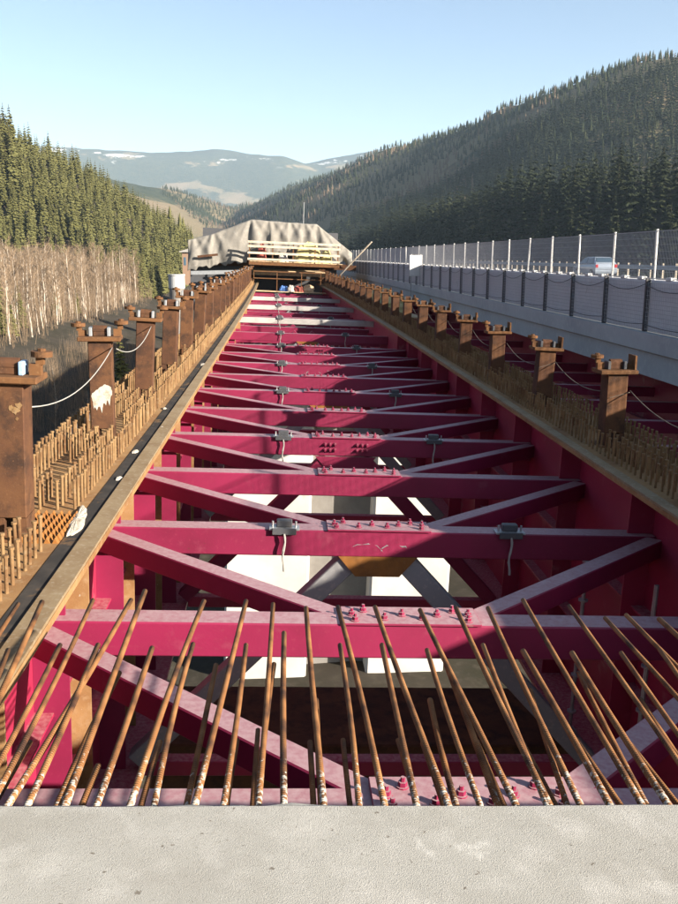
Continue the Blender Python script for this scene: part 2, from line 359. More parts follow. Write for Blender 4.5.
Q = np.stack([j*na+i, j*na+i2, (j+1)*na+i2, (j+1)*na+i], -1).reshape(-1, 4)[:, ::-1]
V = np.vstack([V, [[0, 0, ground_z(0, 0)]]])
me = np_mesh('ground', V, Q, 'terrain'); me.polygons.foreach_set('use_smooth', [True]*len(me.polygons))
put('ground', me, kind='structure', label='valley ground rising to wooded hills and far mountains', cat='ground')

# ------------------------------------------------------------------ steel girder bridge
XL, XR, XO = -2.02, 4.10, 9.35                # web positions
S0, S1 = -6.0, 78.0
ZB = -5.8
bridge = put('steel_girder_bridge', None, M=T(1, 0, ZB), label='unfinished steel bridge of crimson cross beams between rusty topped girders', cat='bridge')
def bpart(name, mb, m, par=None, M=I4, **k): return put(name, mb.mesh(name, m), par or bridge, M, **k)
for xw, x0, x1 in ((XL, -2.60, -1.42), (XR, 3.52, 4.68), (XO, 8.9, 9.8)):
    bpart('top_flange', sweep(rect(x0, x1, ZF-0.05, ZF), S0, S1), 'rust_flange')
    bpart('web', sweep(rect(xw-0.012, xw+0.012, ZB, ZF-0.05), S0, S1), 'red_web')
    bpart('bottom_flange', sweep(rect(xw-0.48, xw+0.48, ZB-0.06, ZB), S0, S1), 'red_web')
    for zz in (-3.75, -4.7):
        sd = 1 if xw < 0 else -1
        a, b = sorted((xw+sd*0.012, xw+sd*0.17))
        bpart('longitudinal_stiffener', sweep(rect(a, b, zz-0.012, zz+0.012), S0, S1), 'red_web')
bpart('dark_strip', sweep(rect(-1.705, -1.575, ZF, ZF+0.006), S0, S1), 'strip_dark')  # thin strip of darker colour along the inner side of the flange
bpart('edge_strip', sweep(rect(-1.575, -1.425, ZF, ZF+0.022), S0, S1), 'edge_strip')
bpart('edge_strip', sweep(rect(3.525, 3.66, ZF, ZF+0.022), S0, S1), 'edge_strip')
bpart('edge_angle', sweep([(-2.62, ZF-0.06), (-2.60, ZF-0.06), (-2.60, ZF), (-2.52, ZF), (-2.52, ZF+0.012), (-2.62, ZF+0.012)], S0, S1), 'grey_primer')

ZT = -2.89                                   # cross beam top
SB = [4.20 + 2.46*n for n in range(0, 11)]   # stations of the regular cross beams
def bolt_mesh():
    mb = MB(); mb.tube((0, 0, 0), (0, 0, 0.008), 0.036, n=10); mb.tube((0, 0, 0.008), (0, 0, 0.034), 0.026, n=6); mb.tube((0, 0, 0.034), (0, 0, 0.06), 0.013, n=6)
    return mb.mesh('bolt', 'red_paint')
BOLT = bolt_mesh()
beam_me = MB().cbox(XL+0.013, XR-0.013, -0.13, 0.13, ZT-0.29, ZT, 0.012).mesh('cross_beam', 'red_paint')
beam_out = MB().cbox(XR+0.013, XO-0.013, -0.10, 0.10, ZT-0.24, ZT, 0.012).mesh('cross_beam', 'red_paint')
stiff_me = MB().box(XL+0.013, XL+0.30, -0.012, 0.012, ZB, ZT-0.30).mesh('stiffener', 'red_paint')
stiff_bare = MB().box(XL+0.013, XL+0.26, -0.012, 0.012, ZB, ZF-0.051).mesh('stiffener', 'rust_flange')
stiff_r = MB().box(XR-0.28, XR-0.013, -0.012, 0.012, ZB, ZT-0.30).mesh('stiffener', 'red_web')
tab_me = MB().box(XR-0.30, XR-0.014, -0.015, 0.015, ZT+0.001, ZF-0.052).mesh('knee_plate', 'red_web')
tab_l = MB().box(XL+0.014, XL+0.28, -0.015, 0.015, ZT+0.001, ZF-0.052).mesh('knee_plate', 'red_paint')
diag_l, diag_r = None, None
XM = 1.02
def diag_mesh(xa, xb, dy):
    p0 = Vector((xa, 0.02, 0)); p1 = Vector((xb, dy-0.16, 0)); d = (p1-p0); Ln = d.length
    M = T(*p0) @ Rz(math.atan2(d.y, d.x))
    return MB().cbox(0, Ln, -0.095, 0.095, ZT-0.205, ZT-0.006, 0.01, M).mesh('diagonal_brace', 'red_paint')
DL = diag_mesh(XM-0.46, XL+0.05, 2.46); DR = diag_mesh(XM+0.46, XR-0.05, 2.46)
def brace_mesh(side, m):                     # vertical frame brace from the beam middle to the bottom corner
    p0 = Vector((XM+side*0.30, 0, ZT-0.36)); p1 = Vector((XM+side*2.62, 0, ZB+0.12)); d = p1-p0
    M = T(*p0) @ Ry(-math.atan2(d.z, d.x)) 
    return MB().cbox(0, d.length, -0.10, 0.10, -0.11, 0.11, 0.01, M).mesh('frame_brace', m)
BR = {(s, m): brace_mesh(s, m) for s in (-1, 1) for m in ('grey_primer', 'red_paint')}
gus = MB().prism([(XM-0.43, ZT-0.285), (XM-0.24, ZT-0.51), (XM+0.24, ZT-0.51), (XM+0.43, ZT-0.285)][::-1], -0.134, -0.112).mesh('gusset_plate', 'rust_plate')
gus_red = MB().prism([(XM-0.5, ZT-0.30), (XM-0.3, ZT-0.52), (XM+0.3, ZT-0.52), (XM+0.5, ZT-0.30)][::-1], -0.12, -0.10).mesh('gusset_plate', 'red_paint')
top_plate = MB().cbox(XM-0.56, XM+0.56, -0.155, 0.20, ZT+0.001, ZT+0.022, 0.005).mesh('splice_plate', 'red_paint')
bottom_tie = MB().cbox(XL+0.50, XR-0.50, -0.09, 0.09, ZB-0.04, ZB+0.14, 0.01).mesh('bottom_tie', 'red_web')
def weld_marks():
    mb = MB()
    for cx, w in ((-0.16, 0.20), (0.18, 0.17)):
        pts = [(XM+cx+w*math.cos(a)+0.02*random.random(), -0.115, ZT-0.27+0.11*math.sin(a)+0.03*random.random()) for a in np.linspace(PI*0.98, 0.05, 12)]
        mb.path(pts, [0.008+0.014*random.random() for _ in pts], 5)
    return mb
for n, s in enumerate(SB):
    M = BM(s)
    b = put('cross_beam', beam_me, bridge, M)
    put('splice_plate', top_plate, b, M)
    for bx, by in ((-0.48, 0.02), (-0.38, 0.10), (-0.22, -0.06), (-0.07, 0.02), (0.09, -0.05), (0.22, 0.02), (0.36, 0.10), (0.48, 0.03), (-0.46, -0.09), (0.46, -0.09)):
        put('bolt', BOLT, b, M @ T(XM+bx, by, ZT+0.022) @ Rz(random.random()))
    put('cross_beam', beam_out, bridge, M)
    put('stiffener', stiff_me, bridge, M)
    put('stiffener', stiff_bare, bridge, BM(s+0.95))
    put('stiffener', stiff_r, bridge, M)
    put('knee_plate', tab_me, bridge, M @ T(0, 0.0, 0)); put('knee_plate', tab_l, bridge, M)
    if n < 10:
        put('diagonal_brace', DL, bridge, M); put('diagonal_brace', DR, bridge, M)
    if n in (2, 4, 6, 8, 10):
        kind = 'red_paint' if n in (4, 10) else 'grey_primer'
        for sd in (-1, 1): put('frame_brace', BR[(sd, kind)], bridge, M)
        put('bottom_tie', bottom_tie, bridge, M)
        if kind == 'grey_primer':
            put('gusset_plate', gus, b, M)
            if n in (2, 8): put('weld_mark', weld_marks().mesh('weld_mark', 'grey_primer'), b, M)
        else:
            put('gusset_plate', gus_red, b, M)
            for bx in (-0.34, -0.26, -0.18, 0.18, 0.26, 0.34):
                for bz in (-0.10, -0.19): put('bolt', BOLT, b, M @ T(XM+bx, -0.131, ZT+bz) @ Rx(PI/2))
far_frames = [(33.6, 'red_paint', True), (38.6, 'pale_primer', False), (42.6, 'red_paint', False), (48.6, 'pale_primer', False), (53.5, 'red_paint', False), (58.5, 'pale_primer', False), (63, 'red_paint', False), (66.5, 'red_paint', False), (70, 'red_paint', False)]
for s in (31.3, 36.0, 40.5, 45.6, 51.0, 56.0, 60.8, 64.8):
    put('cross_beam', MB().cbox(XL+0.013, XR-0.013, -0.15, 0.15, ZT-0.62, ZT-0.30, 0.012).mesh('cross_beam', 'red_paint'), bridge, BM(s))
for s, m, vf in far_frames:
    M = BM(s)
    dz = 0.0 if m == 'red_paint' else 0.22
    bm_ = MB().cbox(XL+0.013, XR-0.013, -0.12, 0.12, ZT-(0.30 if dz == 0 else 0.24)+dz, ZT+dz, 0.012).mesh('cross_beam', m)
    b = put('cross_beam', bm_, bridge, M)
    put('cross_beam', beam_out, bridge, M)
    put('stiffener', stiff_me, bridge, M); put('stiffener', stiff_r, bridge, M); put('stiffener', stiff_bare, bridge, BM(s+1.4))
    for sd in (-1, 1): put('frame_brace', BR[(sd, 'grey_primer' if vf or s > 50 else 'red_paint')], bridge, M)
    if vf: put('gusset_plate', gus, b, M)
# wide low crossbeam with a flat top between the bottom flanges
bpart('bottom_crossbeam', MB().cbox(XL+0.485, XR-0.485, -0.75, 0.75, ZB-0.75, ZB-0.02, 0.02, BM(10.4)), 'rust_post')

# shear studs: the largest 300 in view one by one, the others as one mass
def stud_mesh(n):
    mb = MB(); mb.tube((0, 0, 0), (0, 0, 0.245), 0.0135, n=n, caps=False); mb.tube((0, 0, 0.245), (0, 0, 0.262), 0.020, n=n)
    return mb
L_POSTS = [6.62, 10.15] + [10.15+3.03*k for k in range(1, 20)]
R_POSTS = [7.62] + [10.70+3.06*k for k in range(0, 20)]
spots = []
for xs, posts, xc in (((-1.80, -1.94, -2.09, -2.24, -2.39, -2.48), L_POSTS, -2.10), ((3.80, 3.94, 4.09, 4.24, 4.39, 4.53), R_POSTS, 4.12)):
    for k in range(int((71-3.0)/0.135)):
        s = 3.0 + k*0.135
        near = min(posts, key=lambda p: abs(p-s))
        for q, x in enumerate(xs):
            if abs(s-near) < 0.30 and abs(x-xc) < 0.26: continue
            if q in (2, 3) and (k//9) % 2 == 0: continue
            if q and random.random() < 0.03: continue
            if xc < 0 and 6.35 < s < 7.30 and x > -2.12: continue
            spots.append((x+random.uniform(-.006, .006), s+random.uniform(-.007, .007)))
spots.sort(key=lambda p: p[1])
SD = stud_mesh(8).mesh('shear_stud', 'rust_stud')
inview = [p for p in spots if p[1] > (4.9 if p[0] < 0 else 7.6)]
for x, s in inview[:300]:
    put('shear_stud', SD, bridge, BM(s) @ T(x, 0, ZF) @ Rx(random.gauss(0, .013)) @ Ry(random.gauss(0, .013)) @ Matrix.Diagonal((1, 1, random.uniform(.97, 1.06), 1)))
rest = [p for p in spots if p[1] <= 4.9] + inview[300:]
mb5 = stud_mesh(5); v5 = np.array(mb5.v); allv = []; allf = []
for q, (x, s) in enumerate(rest):
    M = np.array(BM(s) @ T(x, 0, ZF) @ Rx(random.gauss(0, .013)) @ Ry(random.gauss(0, .013)) @ Matrix.Diagonal((1, 1, random.uniform(.97, 1.06), 1)))
    allv.append(v5 @ M[:3, :3].T + M[:3, 3]); k = q*len(v5); allf += [tuple(i+k for i in f) for f in mb5.f]
me = bpy.data.meshes.new('shear_stud_field'); me.from_pydata(np.vstack(allv).tolist(), [], allf); me.materials.append(MATS['rust_stud'])
put('shear_stud_field', me, bridge, kind='stuff')

# toothed pad and its cement splash on the flange
mb = MB()
for a in range(6):
    for c in range(9):
        x = -2.08+0.062*a; y = 6.42+0.085*c
        mb.prism([(x, ZF), (x+0.045, ZF), (x+0.022, ZF+0.045)], y, y+0.05, BM(0))
bpart('toothed_pad', mb, 'rust_plate', kind='stuff')
def blob(w, d, h, seed, n=22):               # low irregular splash, local coordinates
    r = random.Random(seed); mb = MB(); ring = []
    ph = [r.uniform(0, 6.28) for _ in range(5)]
    R = [1+sum(a_*math.sin(k_*2*PI*i/n+ph[j_]) for j_, (k_, a_) in enumerate(((1, .12), (2, .14), (3, .10), (5, .08), (8, .06)))) for i in range(n)]
    vs = [(0, 0, h)]
    for fr, hh in ((0.55, h*0.9), (0.9, h*0.5), (1.0, 0)):
        vs += [(w*fr*R[i]*math.cos(2*PI*i/n), d*fr*R[i]*math.sin(2*PI*i/n), hh*(0.7+0.3*r.random()) if hh else 0) for i in range(n)]
    fs = [(0, 1+i, 1+(i+1) % n) for i in range(n)]
    for k in range(2): fs += [(1+k*n+i, 1+(k+1)*n+i, 1+(k+1)*n+(i+1) % n, 1+k*n+(i+1) % n) for i in range(n)]
    return mb.add(vs, fs)
put('cement_splash', blob(0.06, 0.40, 0.035, 3, 36).mesh('cement_splash', 'cement'), bridge, BM(6.98) @ T(-1.705, 0, ZF+0.003) @ Rz(.05))
for x, s, w in ((-1.62, 8.4, 0.03), (-1.66, 9.6, 0.035), (-1.60, 17.6, 0.07), (-1.55, 11.0, 0.03), (-1.7, 12.4, 0.03)):
    put('cement_splash', blob(w, w*2.2, 0.02, int(s*10)).mesh('cement_splash', 'cement'), bridge, BM(s) @ T(x, 0, ZF+0.006))

# ------------------------------------------------------------------ concrete deck with its projecting bars
ZS = -1.64
edge = at_deck(339, 802, ZS); Y0 = edge.y
mb = MB(); nx, ny = 150, 46
r = random.Random(5)
deck_root_M = T(1, Y0-2.0, ZS-0.5)
def top_z(x, y, kx, ky):
    e = 0.0
    if ky == ny: e = -0.012 - 0.010*r.random() - (0.02 if r.random() < 0.04 else 0)
    return ZS - CROSS*(x-1) + e + 0.006*(float(fbm(np.array([x*1.7]), np.array([y*1.7]), 9)[0]))
xs = np.linspace(-4.6, 6.9, nx+1); ys = list(np.linspace(-5.5, Y0-0.9, 12)[:-1]) + list(np.linspace(Y0-0.9, Y0-0.02, ny-11)) + [Y0]
vs = []; fs = []
fb = fbm(np.repeat(xs[:, None], len(ys), 1)*1.7, np.repeat(np.array(ys)[None], nx+1, 0)*1.7, 9)
for a, x in enumerate(xs):
    for b_, y in enumerate(ys):
        last = b_ == len(ys)-1
        e = (-0.008-0.012*r.random()-(0.025 if r.random() < 0.08 else 0)) if last else 0
        vs.append((x, y + (0.012*r.uniform(-1, 1) if last else 0), ZS-CROSS*(x-1)+e+0.007*float(fb[a, b_])))
m_ = len(ys)
for a in range(nx):
    for b_ in range(m_-1): fs.append((a*m_+b_, (a+1)*m_+b_, (a+1)*m_+b_+1, a*m_+b_+1))
k = len(vs)
for x in xs: vs.append((x, Y0+0.004, ZS-CROSS*(x-1)-0.47))
for x in xs: vs.append((x, -5.5, ZS-CROSS*(x-1)-0.47))
for a in range(nx):
    fs.append((a*m_+m_-1, (a+1)*m_+m_-1, k+a+1, k+a)); fs.append((k+a, k+a+1, k+nx+1+a+1, k+nx+1+a)); fs.append((k+nx+1+a, k+nx+2+a, (a+1)*m_, a*m_))
mb.add(vs, fs, deck_root_M.inverted())
me = mb.mesh('concrete_deck', 'concrete'); 
deck = put('concrete_deck', me, None, deck_root_M, label='rough pale concrete deck slab with rusty bars sticking out of its edge', cat='bridge deck')
# (base px x at the slab edge, tip px x, tip px y, layer)
BARS = [(-60,42,602,0),(-22,93,600,0),(-38,60,645,0),(-8,131,600,0),(17,98,645,0),(57,145,591,0),(38,119,673,1),(88,152,648,0),(122,204,601,0),
 (150,193,644,0),(176,216,665,1),(188,246,601,0),(219,246,645,0),(256,273,604,0),(252,274,664,1),(284,284,633,0),(326,306,608,0),(226,237,740,2),(76,98,766,2),(250,258,730,2),
 (360,340,645,0),(389,338,607,0),(457,375,607,0),(421,382,645,0),(527,420,610,0),(488,427,650,0),(560,456,608,0),(512,446,664,1),(590,488,608,0),(555,483,645,0),
 (654,523,600,0),(621,523,651,0),(722,569,606,0),(682,572,653,0),(668,579,673,1),(792,605,618,0),(836,626,615,0),(742,621,653,0),(890,659,619,0),
 (496,476,741,2),(548,521,740,2),(616,576,740,2),(690,629,743,2),(408,398,740,2),(440,423,743,2),(352,343,740,2),(-70,8,650,0),(-110,18,604,0),(790,660,650,0),(860,690,648,0),
 (740,640,700,1),(310,316,700,2),(150,160,742,2),(8,30,742,2),(468,430,700,1),(580,530,690,1),(300,310,742,2),(380,372,742,2)]
RB = {}
for bx, tx, ty, lay in BARS:
    zl = (ZS-0.075, ZS-0.14, ZS-0.36)[lay]
    tip = at_deck(tx, ty, zl)
    e = at_deck(bx, 802, ZS)
    b0 = Vector((e.x, Y0-0.06, zl-CROSS*(e.x-1)))
    if lay == 2:
        tip = at_deck(tx, ty, zl); b0.x = tip.x + (bx-tx)*0.0008
    d = tip-b0; rad = random.choice((0.0108, 0.0118, 0.0128))
    mb = MB(); L_ = d.length; nseg = 5; sag = random.uniform(-.012, .012)
    mb.path([(sag*math.sin(PI*q/nseg), 0.6*sag*math.sin(PI*q/nseg), L_*q/nseg) for q in range(nseg+1)], rad, 9)
    put('reinforcing_bar', mb.mesh('reinforcing_bar', 'rebar', True), deck, T(*b0) @ d.to_track_quat('Z', 'Y').to_matrix().to_4x4())

# ------------------------------------------------------------------ rusty posts
def make_post(mirror, h):
    root = put('support_post', None)
    def pp(name, mb, m, par=None): 
        return put(name, mb.mesh(name, m), par or root, I4)
    w = 0.128
    mb = MB(); mb.cbox(-w, w, -w, w, 0.17, h, 0.008)
    mb.box(-w, -w+0.09, -w, w, 0.02, 0.17); mb.box(w-0.07, w, -w, w, 0.02, 0.17)
    col = pp('column', mb, 'rust_post')
    pp('base_plate', MB().cbox(-0.2, 0.2, -0.2, 0.2, 0.0, 0.02, 0.004), 'rust_cap')
    cap = pp('cap_plate', MB().cbox(-0.235, 0.235, -0.18, 0.18, h, h+0.05, 0.008), 'rust_cap')
    s = -1 if mirror else 1
    for sd in (-1, 1):
        raised = 0.10 if sd*s < 0 else 0.13
        ar = pp('roller_bracket', MB().box(*(sorted((sd*0.15, sd*0.235))), -0.035, 0.035, h+0.05, h+0.055+raised*.6).box(sd*0.225-.028, sd*0.225+.028, -.03, .03, h+0.05+raised*.6, h+.055+raised), 'rust_cap')
        if mirror and sd > 0:
            pp('upstand_plate', MB().box(0.205, 0.228, -0.12, 0.12, h+0.05, h+0.22), 'rust_cap'); continue
        mb = MB(); mb.tube((sd*0.235, 0, h+0.055+raised), (sd*0.235, 0, h+0.095+raised), 0.078, n=18); mb.tube((sd*0.235, 0, h+0.095+raised), (sd*0.235, 0, h+0.115+raised), 0.03, n=8)
        pp('roller', mb, 'rust_cap', ar)
    for sd in (-1, 1):
        a, b = sorted((sd*0.085, sd*0.115))
        pp('clamp_cheek', MB().cbox(a-0.004, b+0.004, -0.08, 0.07, h+0.05, h+0.15, 0.006), 'dark_metal' if mirror else 'galvanised')
    mb = MB(); mb.tube((-0.075, 0, h+0.12), (0.075, 0, h+0.12), 0.052, n=12); mb.box(-0.07, 0.07, -0.05, 0.05, h+0.055, h+0.10)
    pp('clamp_roller', mb, 'rust_post')
    return root
post_l = make_post(False, 1.19); post_r = make_post(True, 0.90)
GL = 'rusty posts standing on the girder beside the valley'; GR = 'rusty posts standing on the girder beside the viaduct'
def set_thing(o, M):
    o.matrix_basis = M; WM[o] = M.copy()
    for c in o.children:
        WM[c] = M @ c.matrix_basis
        for g in c.children: WM[g] = WM[c] @ g.matrix_basis
POSTS = {}
ORD = 'first second third fourth fifth sixth seventh eighth ninth tenth eleventh twelfth thirteenth fourteenth fifteenth sixteenth seventeenth eighteenth nineteenth twentieth twenty-first twenty-second twenty-third'.split()
for lst, proto, xc, lab, grp, tilt in ((L_POSTS, post_l, -2.10, 'rusty steel post with blue clamped cap on the girder beside the open valley', GL, 0.02),
                                  (R_POSTS, post_r, 4.12, 'rusty steel post with dark clamped cap on the girder beside the viaduct', GR, -0.01)):
    for q, s in enumerate(lst):
        M = BM(s) @ T(xc, 0, ZF+0.001) @ Ry(tilt+random.gauss(0, .012)) @ Rx(random.gauss(0, .010)) @ Rz(random.gauss(0, .05)) @ Matrix.Diagonal((1, 1, random.uniform(.975, 1.025), 1))
        first = 'label' not in proto
        o = proto if first else copy_tree(proto, M)
        if first: set_thing(o, M)
        if xc < 0: lab = 'rusty steel post, %s beyond the paint splashed one along the valley girder' % ORD[max(0, q-2)]
        else: lab = 'rusty steel post, %s beyond the concrete slab along the viaduct girder' % ORD[q]
        o['label'] = lab; o['category'] = 'steel post'; o['group'] = grp
        POSTS[(grp, q)] = (o, M)
        if q > 4:                              # some caps have lost a roller
            for c in o.children:
                for g in list(c.children):
                    if random.random() < 0.16: bpy.data.objects.remove(g)
# white splash on the second post beside the valley
o, M = POSTS[(GL, 1)]
o['label'] = 'rusty steel post with white paint splashed across its front'; 
r = random.Random(4); poly = []
n = 40
for i in range(n):
    a = 2*PI*i/n
    x = 0.112*math.cos(a)*(1+0.10*math.sin(3*a+1)+.05*r.uniform(-1, 1)); z = 0.56+0.12*math.sin(a)*(1+0.22*math.sin(2*a+.5)+.06*r.uniform(-1, 1))+0.3*x
    if math.sin(a) < -0.3 and i % 3 == 0: z -= r.uniform(0.02, 0.10)
    poly.append((max(-0.122, min(0.122, x)), z))
put('paint_splash', MB().prism(poly, -0.1315, -0.1290).mesh('paint_splash', 'cement'), o, M)
o, M = POSTS[(GL, 0)]
o['label'] = 'rusty steel post with blue clamps and pale paint specks beside the toothed pad'
for c in o.children:
    if c.name.startswith('clamp_cheek'):
        c.data = c.data.copy(); c.data.materials.clear(); c.data.materials.append(MATS['blue_clamp'])
        c['label'] = 'pale blue clamp cheek'
for cx, cz, rr in ((0.065, 0.99, 0.030), (0.09, 1.03, 0.022), (0.04, 1.01, 0.018), (0.08, 0.93, 0.012)):
    poly = [(cx+rr*math.cos(2*PI*i/14)*(1+0.4*r.uniform(-1, 1)), cz+rr*math.sin(2*PI*i/14)*(1+0.4*r.uniform(-1, 1))) for i in range(14)]
    put('paint_splash', MB().prism(poly, -0.1315, -0.1290).mesh('paint_splash', 'rust_stud'), o, M)
# ropes strung from post to post
def rope(p0, p1, sag, rad, m, lab, grp):
    pts = []
    for q in range(15):
        t = q/14; p = Vector(p0).lerp(Vector(p1), t); p.z -= sag*4*t*(1-t); pts.append(p-Vector(p0))
    put('safety_rope', MB().path(pts, rad, 6).mesh('safety_rope', m, True), None, T(*p0), label=lab, cat='rope', group=grp)
for q in range(2):
    a, b = L_POSTS[q], L_POSTS[q+1]
    rope(BP(-1.97, a+0.13, ZF+(1.06 if q else 0.98)), BP(-1.97, b-0.13, ZF+1.10), 0.16 if q < 2 else 0.08, 0.0055, 'rope_white', 'white rope slung between rusty posts above the valley, %s from the concrete slab' % ORD[q], 'white ropes between posts')
for q in range(0, 10):
    a, b = R_POSTS[q], R_POSTS[q+1]
    rope(BP(4.25, a+0.13, ZF+0.72), BP(4.25, b-0.13, ZF+0.72), 0.20, 0.007, 'rope_dark', 'thin dark rope slung between viaduct side posts, %s from the concrete slab' % ORD[q], 'dark ropes between posts')
    if q < 3: rope(BP(3.99, a-0.134, ZF+0.62), BP(4.25, a-0.134, ZF+0.70), 0.0, 0.004, 'rope_dark', 'short dark cord across the front of the %s viaduct side post' % ORD[q], 'cords tied across posts')

# ------------------------------------------------------------------ clamps with hanging strips on the cross beams
def make_clamp():
    root = put('beam_clamp', None)
    put('clamp_base', MB().cbox(-0.19, 0.19, -0.15, 0.02, 0.0, 0.025, 0.004).mesh('clamp_base', 'galvanised'), root)
    put('clamp_body', MB().cbox(-0.10, 0.10, -0.10, 0.01, 0.025, 0.115, 0.012).mesh('clamp_body', 'dark_metal'), root)
    put('clamp_jaw', MB().cbox(-0.15, 0.15, -0.175, -0.15, -0.05, 0.03, 0.004).mesh('clamp_jaw', 'dark_metal'), root)
    for sd in (-1, 1):
        put('clamp_bolt', MB().tube((sd*0.145, -0.07, 0.02), (sd*0.145, -0.07, 0.10), 0.014, n=8).mesh('clamp_bolt', 'galvanised'), root)
    mb = MB(); pts = [(0.012*math.sin(q*0.9), -0.187-0.004*math.cos(q*1.7), -0.03-q*0.055) for q in range(10)]; mb.path(pts, [0.012+0.006*abs(math.sin(q*1.3)) for q in range(10)], 5)
    put('hanging_strip', mb.mesh('hanging_strip', 'rope_white'), root)
    return root
clamp = make_clamp(); first = True
for n, s in list(enumerate(SB))[2::2] + [(n+20, f[0]) for n, f in enumerate(far_frames)]:
    for x, lab, grp in ((0.0, 'dark clamp with white strip on the sunlit part of the %s clamped beam', 'clamps along the sunny row'), (2.45, 'dark clamp with white strip on the shaded part of the %s clamped beam', 'clamps along the shaded row')):
        if n >= 20 and x > 1 and n % 2: continue
        dz = 0.22 if (n >= 20 and far_frames[n-20][1] == 'pale_primer') else 0
        M = BM(s) @ T(x, -0.03, ZT+0.001+dz) @ Matrix.Diagonal((.85, .85, .85, 1))
        o = clamp if first else copy_tree(clamp, M)
        if first: set_thing(o, M); first = False
        nn = [k_ for k_ in (2, 4, 6, 8, 10)] + [20+k_ for k_ in range(9)]
        o['label'] = lab % ORD[nn.index(n)]; o['category'] = 'clamp'; o['group'] = grp
for s in (SB[3], SB[4], SB[5]):
    copy_tree(clamp, BM(s) @ T(5.6 if s != SB[4] else 4.95, -0.02, ZT+0.001), 'dark clamp with white hanging strip on a beam between girder and viaduct', 'clamps beside the viaduct')

# scaffold tubes on the bottom flange beside the viaduct girder
def make_tube():
    root = put('scaffold_tube', None)
    put('standard', MB().tube((0, 0, 0), (0, 0, 2.65), 0.0245, n=10).mesh('standard', 'galvanised', False), root)
    for z in (0.25, 0.75, 1.25, 1.75, 2.25):
        put('rosette', MB().tube((0, 0, z), (0, 0, z+0.02), 0.062, n=8).mesh('rosette', 'galvanised'), root)
    put('colour_band', MB().tube((0, 0, 1.95), (0, 0, 2.02), 0.028, n=10).mesh('colour_band', 'yellow_paint'), root)
    put('jack_foot', MB().box(-0.07, 0.07, -0.07, 0.07, 0, 0.012).mesh('jack_foot', 'galvanised'), root)
    return root
tube = make_tube()
for q, s in enumerate((4.6, 6.4, 8.2, 10.0)):
    M = BM(s) @ T(3.72 if q % 2 else 3.78, 0, ZB)
    o = tube if q == 0 else copy_tree(tube, M)
    if q == 0: set_thing(o, M)
    o['label'] = 'galvanised scaffold tube with collars standing inside the shaded girder web'; o['category'] = 'scaffold tube'; o['group'] = 'scaffold tubes on the girder'

# ------------------------------------------------------------------ twin-legged pier under the bridge
SP = 46.0
pier = put('bridge_pier', None, M=BM(SP) @ T(3.4, 0, -26), label='white concrete pier with two legs seen below the crimson beams', cat='pier')
for x0, x1 in ((-2.55, 1.95), (5.25, 9.6)):
    mb = MB(); mb.cbox(x0, x1, -1.3, 1.3, -30, -7.0, 0.12, BM(SP)); put('pier_leg', mb.mesh('pier_leg', 'pier_concrete'), pier)
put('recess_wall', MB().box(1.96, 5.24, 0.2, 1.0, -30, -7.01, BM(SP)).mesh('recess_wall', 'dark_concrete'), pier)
put('pier_cap', MB().cbox(-3.0, 10.0, -1.5, 1.5, -7.0, ZB-0.062, 0.1, BM(SP)).mesh('pier_cap', 'pier_concrete'), pier)

# ------------------------------------------------------------------ parallel viaduct
XV, HV = 7.55, -1.55
def VX(s): return XV + CURV*s*s
via = put('parallel_viaduct', None, M=T(12, 40, -5), label='finished concrete viaduct with grey barrier and mesh fence along its edge', cat='viaduct')
V0, V1 = -30.0, 150.0
def vsweep(polyf, s0, s1, ds=5.0):
    mb = MB(); k = max(1, int(round((s1-s0)/ds))); n = None
    for j in range(k+1):
        s = s0+(s1-s0)*j/k; P = polyf(s); n = len(P)
        mb.v += [(VX(s)+x, s, z) for x, z in P]
    for j in range(k): mb.f += [(j*n+i, (j+1)*n+i, (j+1)*n+(i+1) % n, j*n+(i+1) % n) for i in range(n)]
    mb.f += [tuple(range(n)), tuple(range(k*n, k*n+n))[::-1]]
    return mb
def wid(s): return 10.5 + 9.0*min(1, max(0, (s-36)/12))
put('deck_slab', vsweep(lambda s: [(0.0, HV-0.30), (2.0, HV-0.45), (3.0, HV-1.25), (6.5, HV-1.25), (7.5, HV-0.45), (wid(s), HV-0.30), (wid(s), HV-0.02), (0.0, HV-0.02)], V0, V1).mesh('deck_slab', 'grey_concrete'), via)
put('cornice', vsweep(lambda s: [(-0.10, HV-0.86), (-0.002, HV-0.86), (-0.002, HV+0.02), (-0.20, HV+0.02), (-0.20, HV-0.34), (-0.10, HV-0.38)], V0, V1).mesh('cornice', 'grey_concrete'), via)
put('roadway', vsweep(lambda s: [(0.5, HV-0.018), (wid(s)-0.4, HV-0.018), (wid(s)-0.4, HV+0.0), (0.5, HV+0.0)], V0, V1).mesh('roadway', 'asphalt'), via)
PIT = 2.36
panel_me = MB().cbox(0.0, 0.20, 0.03, PIT-0.03, 0.0, 1.05, 0.015).mesh('barrier_panel', 'barrier_concrete')
bpost_me = MB().box(-0.09, 0.0, -0.032, 0.032, -0.05, 1.08).mesh('barrier_post', 'dark_metal')
fpost_me = MB().tube((0, 0, 0), (0, 0, 1.02), 0.030, n=8).mesh('fence_post', 'white_metal')
mb = MB(); nv = 40
for q in range(1, nv): 
    y = PIT*q/nv; mb.tube((0, y, 0.02), (0, y, 0.98), 0.0062, n=3, caps=False)
for q in range(8): mb.tube((0, 0, 0.03+q*0.135), (0, PIT, 0.03+q*0.135), 0.004 if q not in (0, 7) else 0.012, n=4, caps=False)
mesh_me = mb.mesh('mesh_panel', 'fence_wire')
mb = MB(); 
for z in (0.97, 0.16):
    mb.path([(-0.10, PIT*t, z-(0.14 if z > .5 else 0.05)*4*t*(1-t)) for t in np.linspace(0, 1, 9)], 0.008, 5)
cable_me = mb.mesh('cable', 'dark_metal')
net_me = MB()
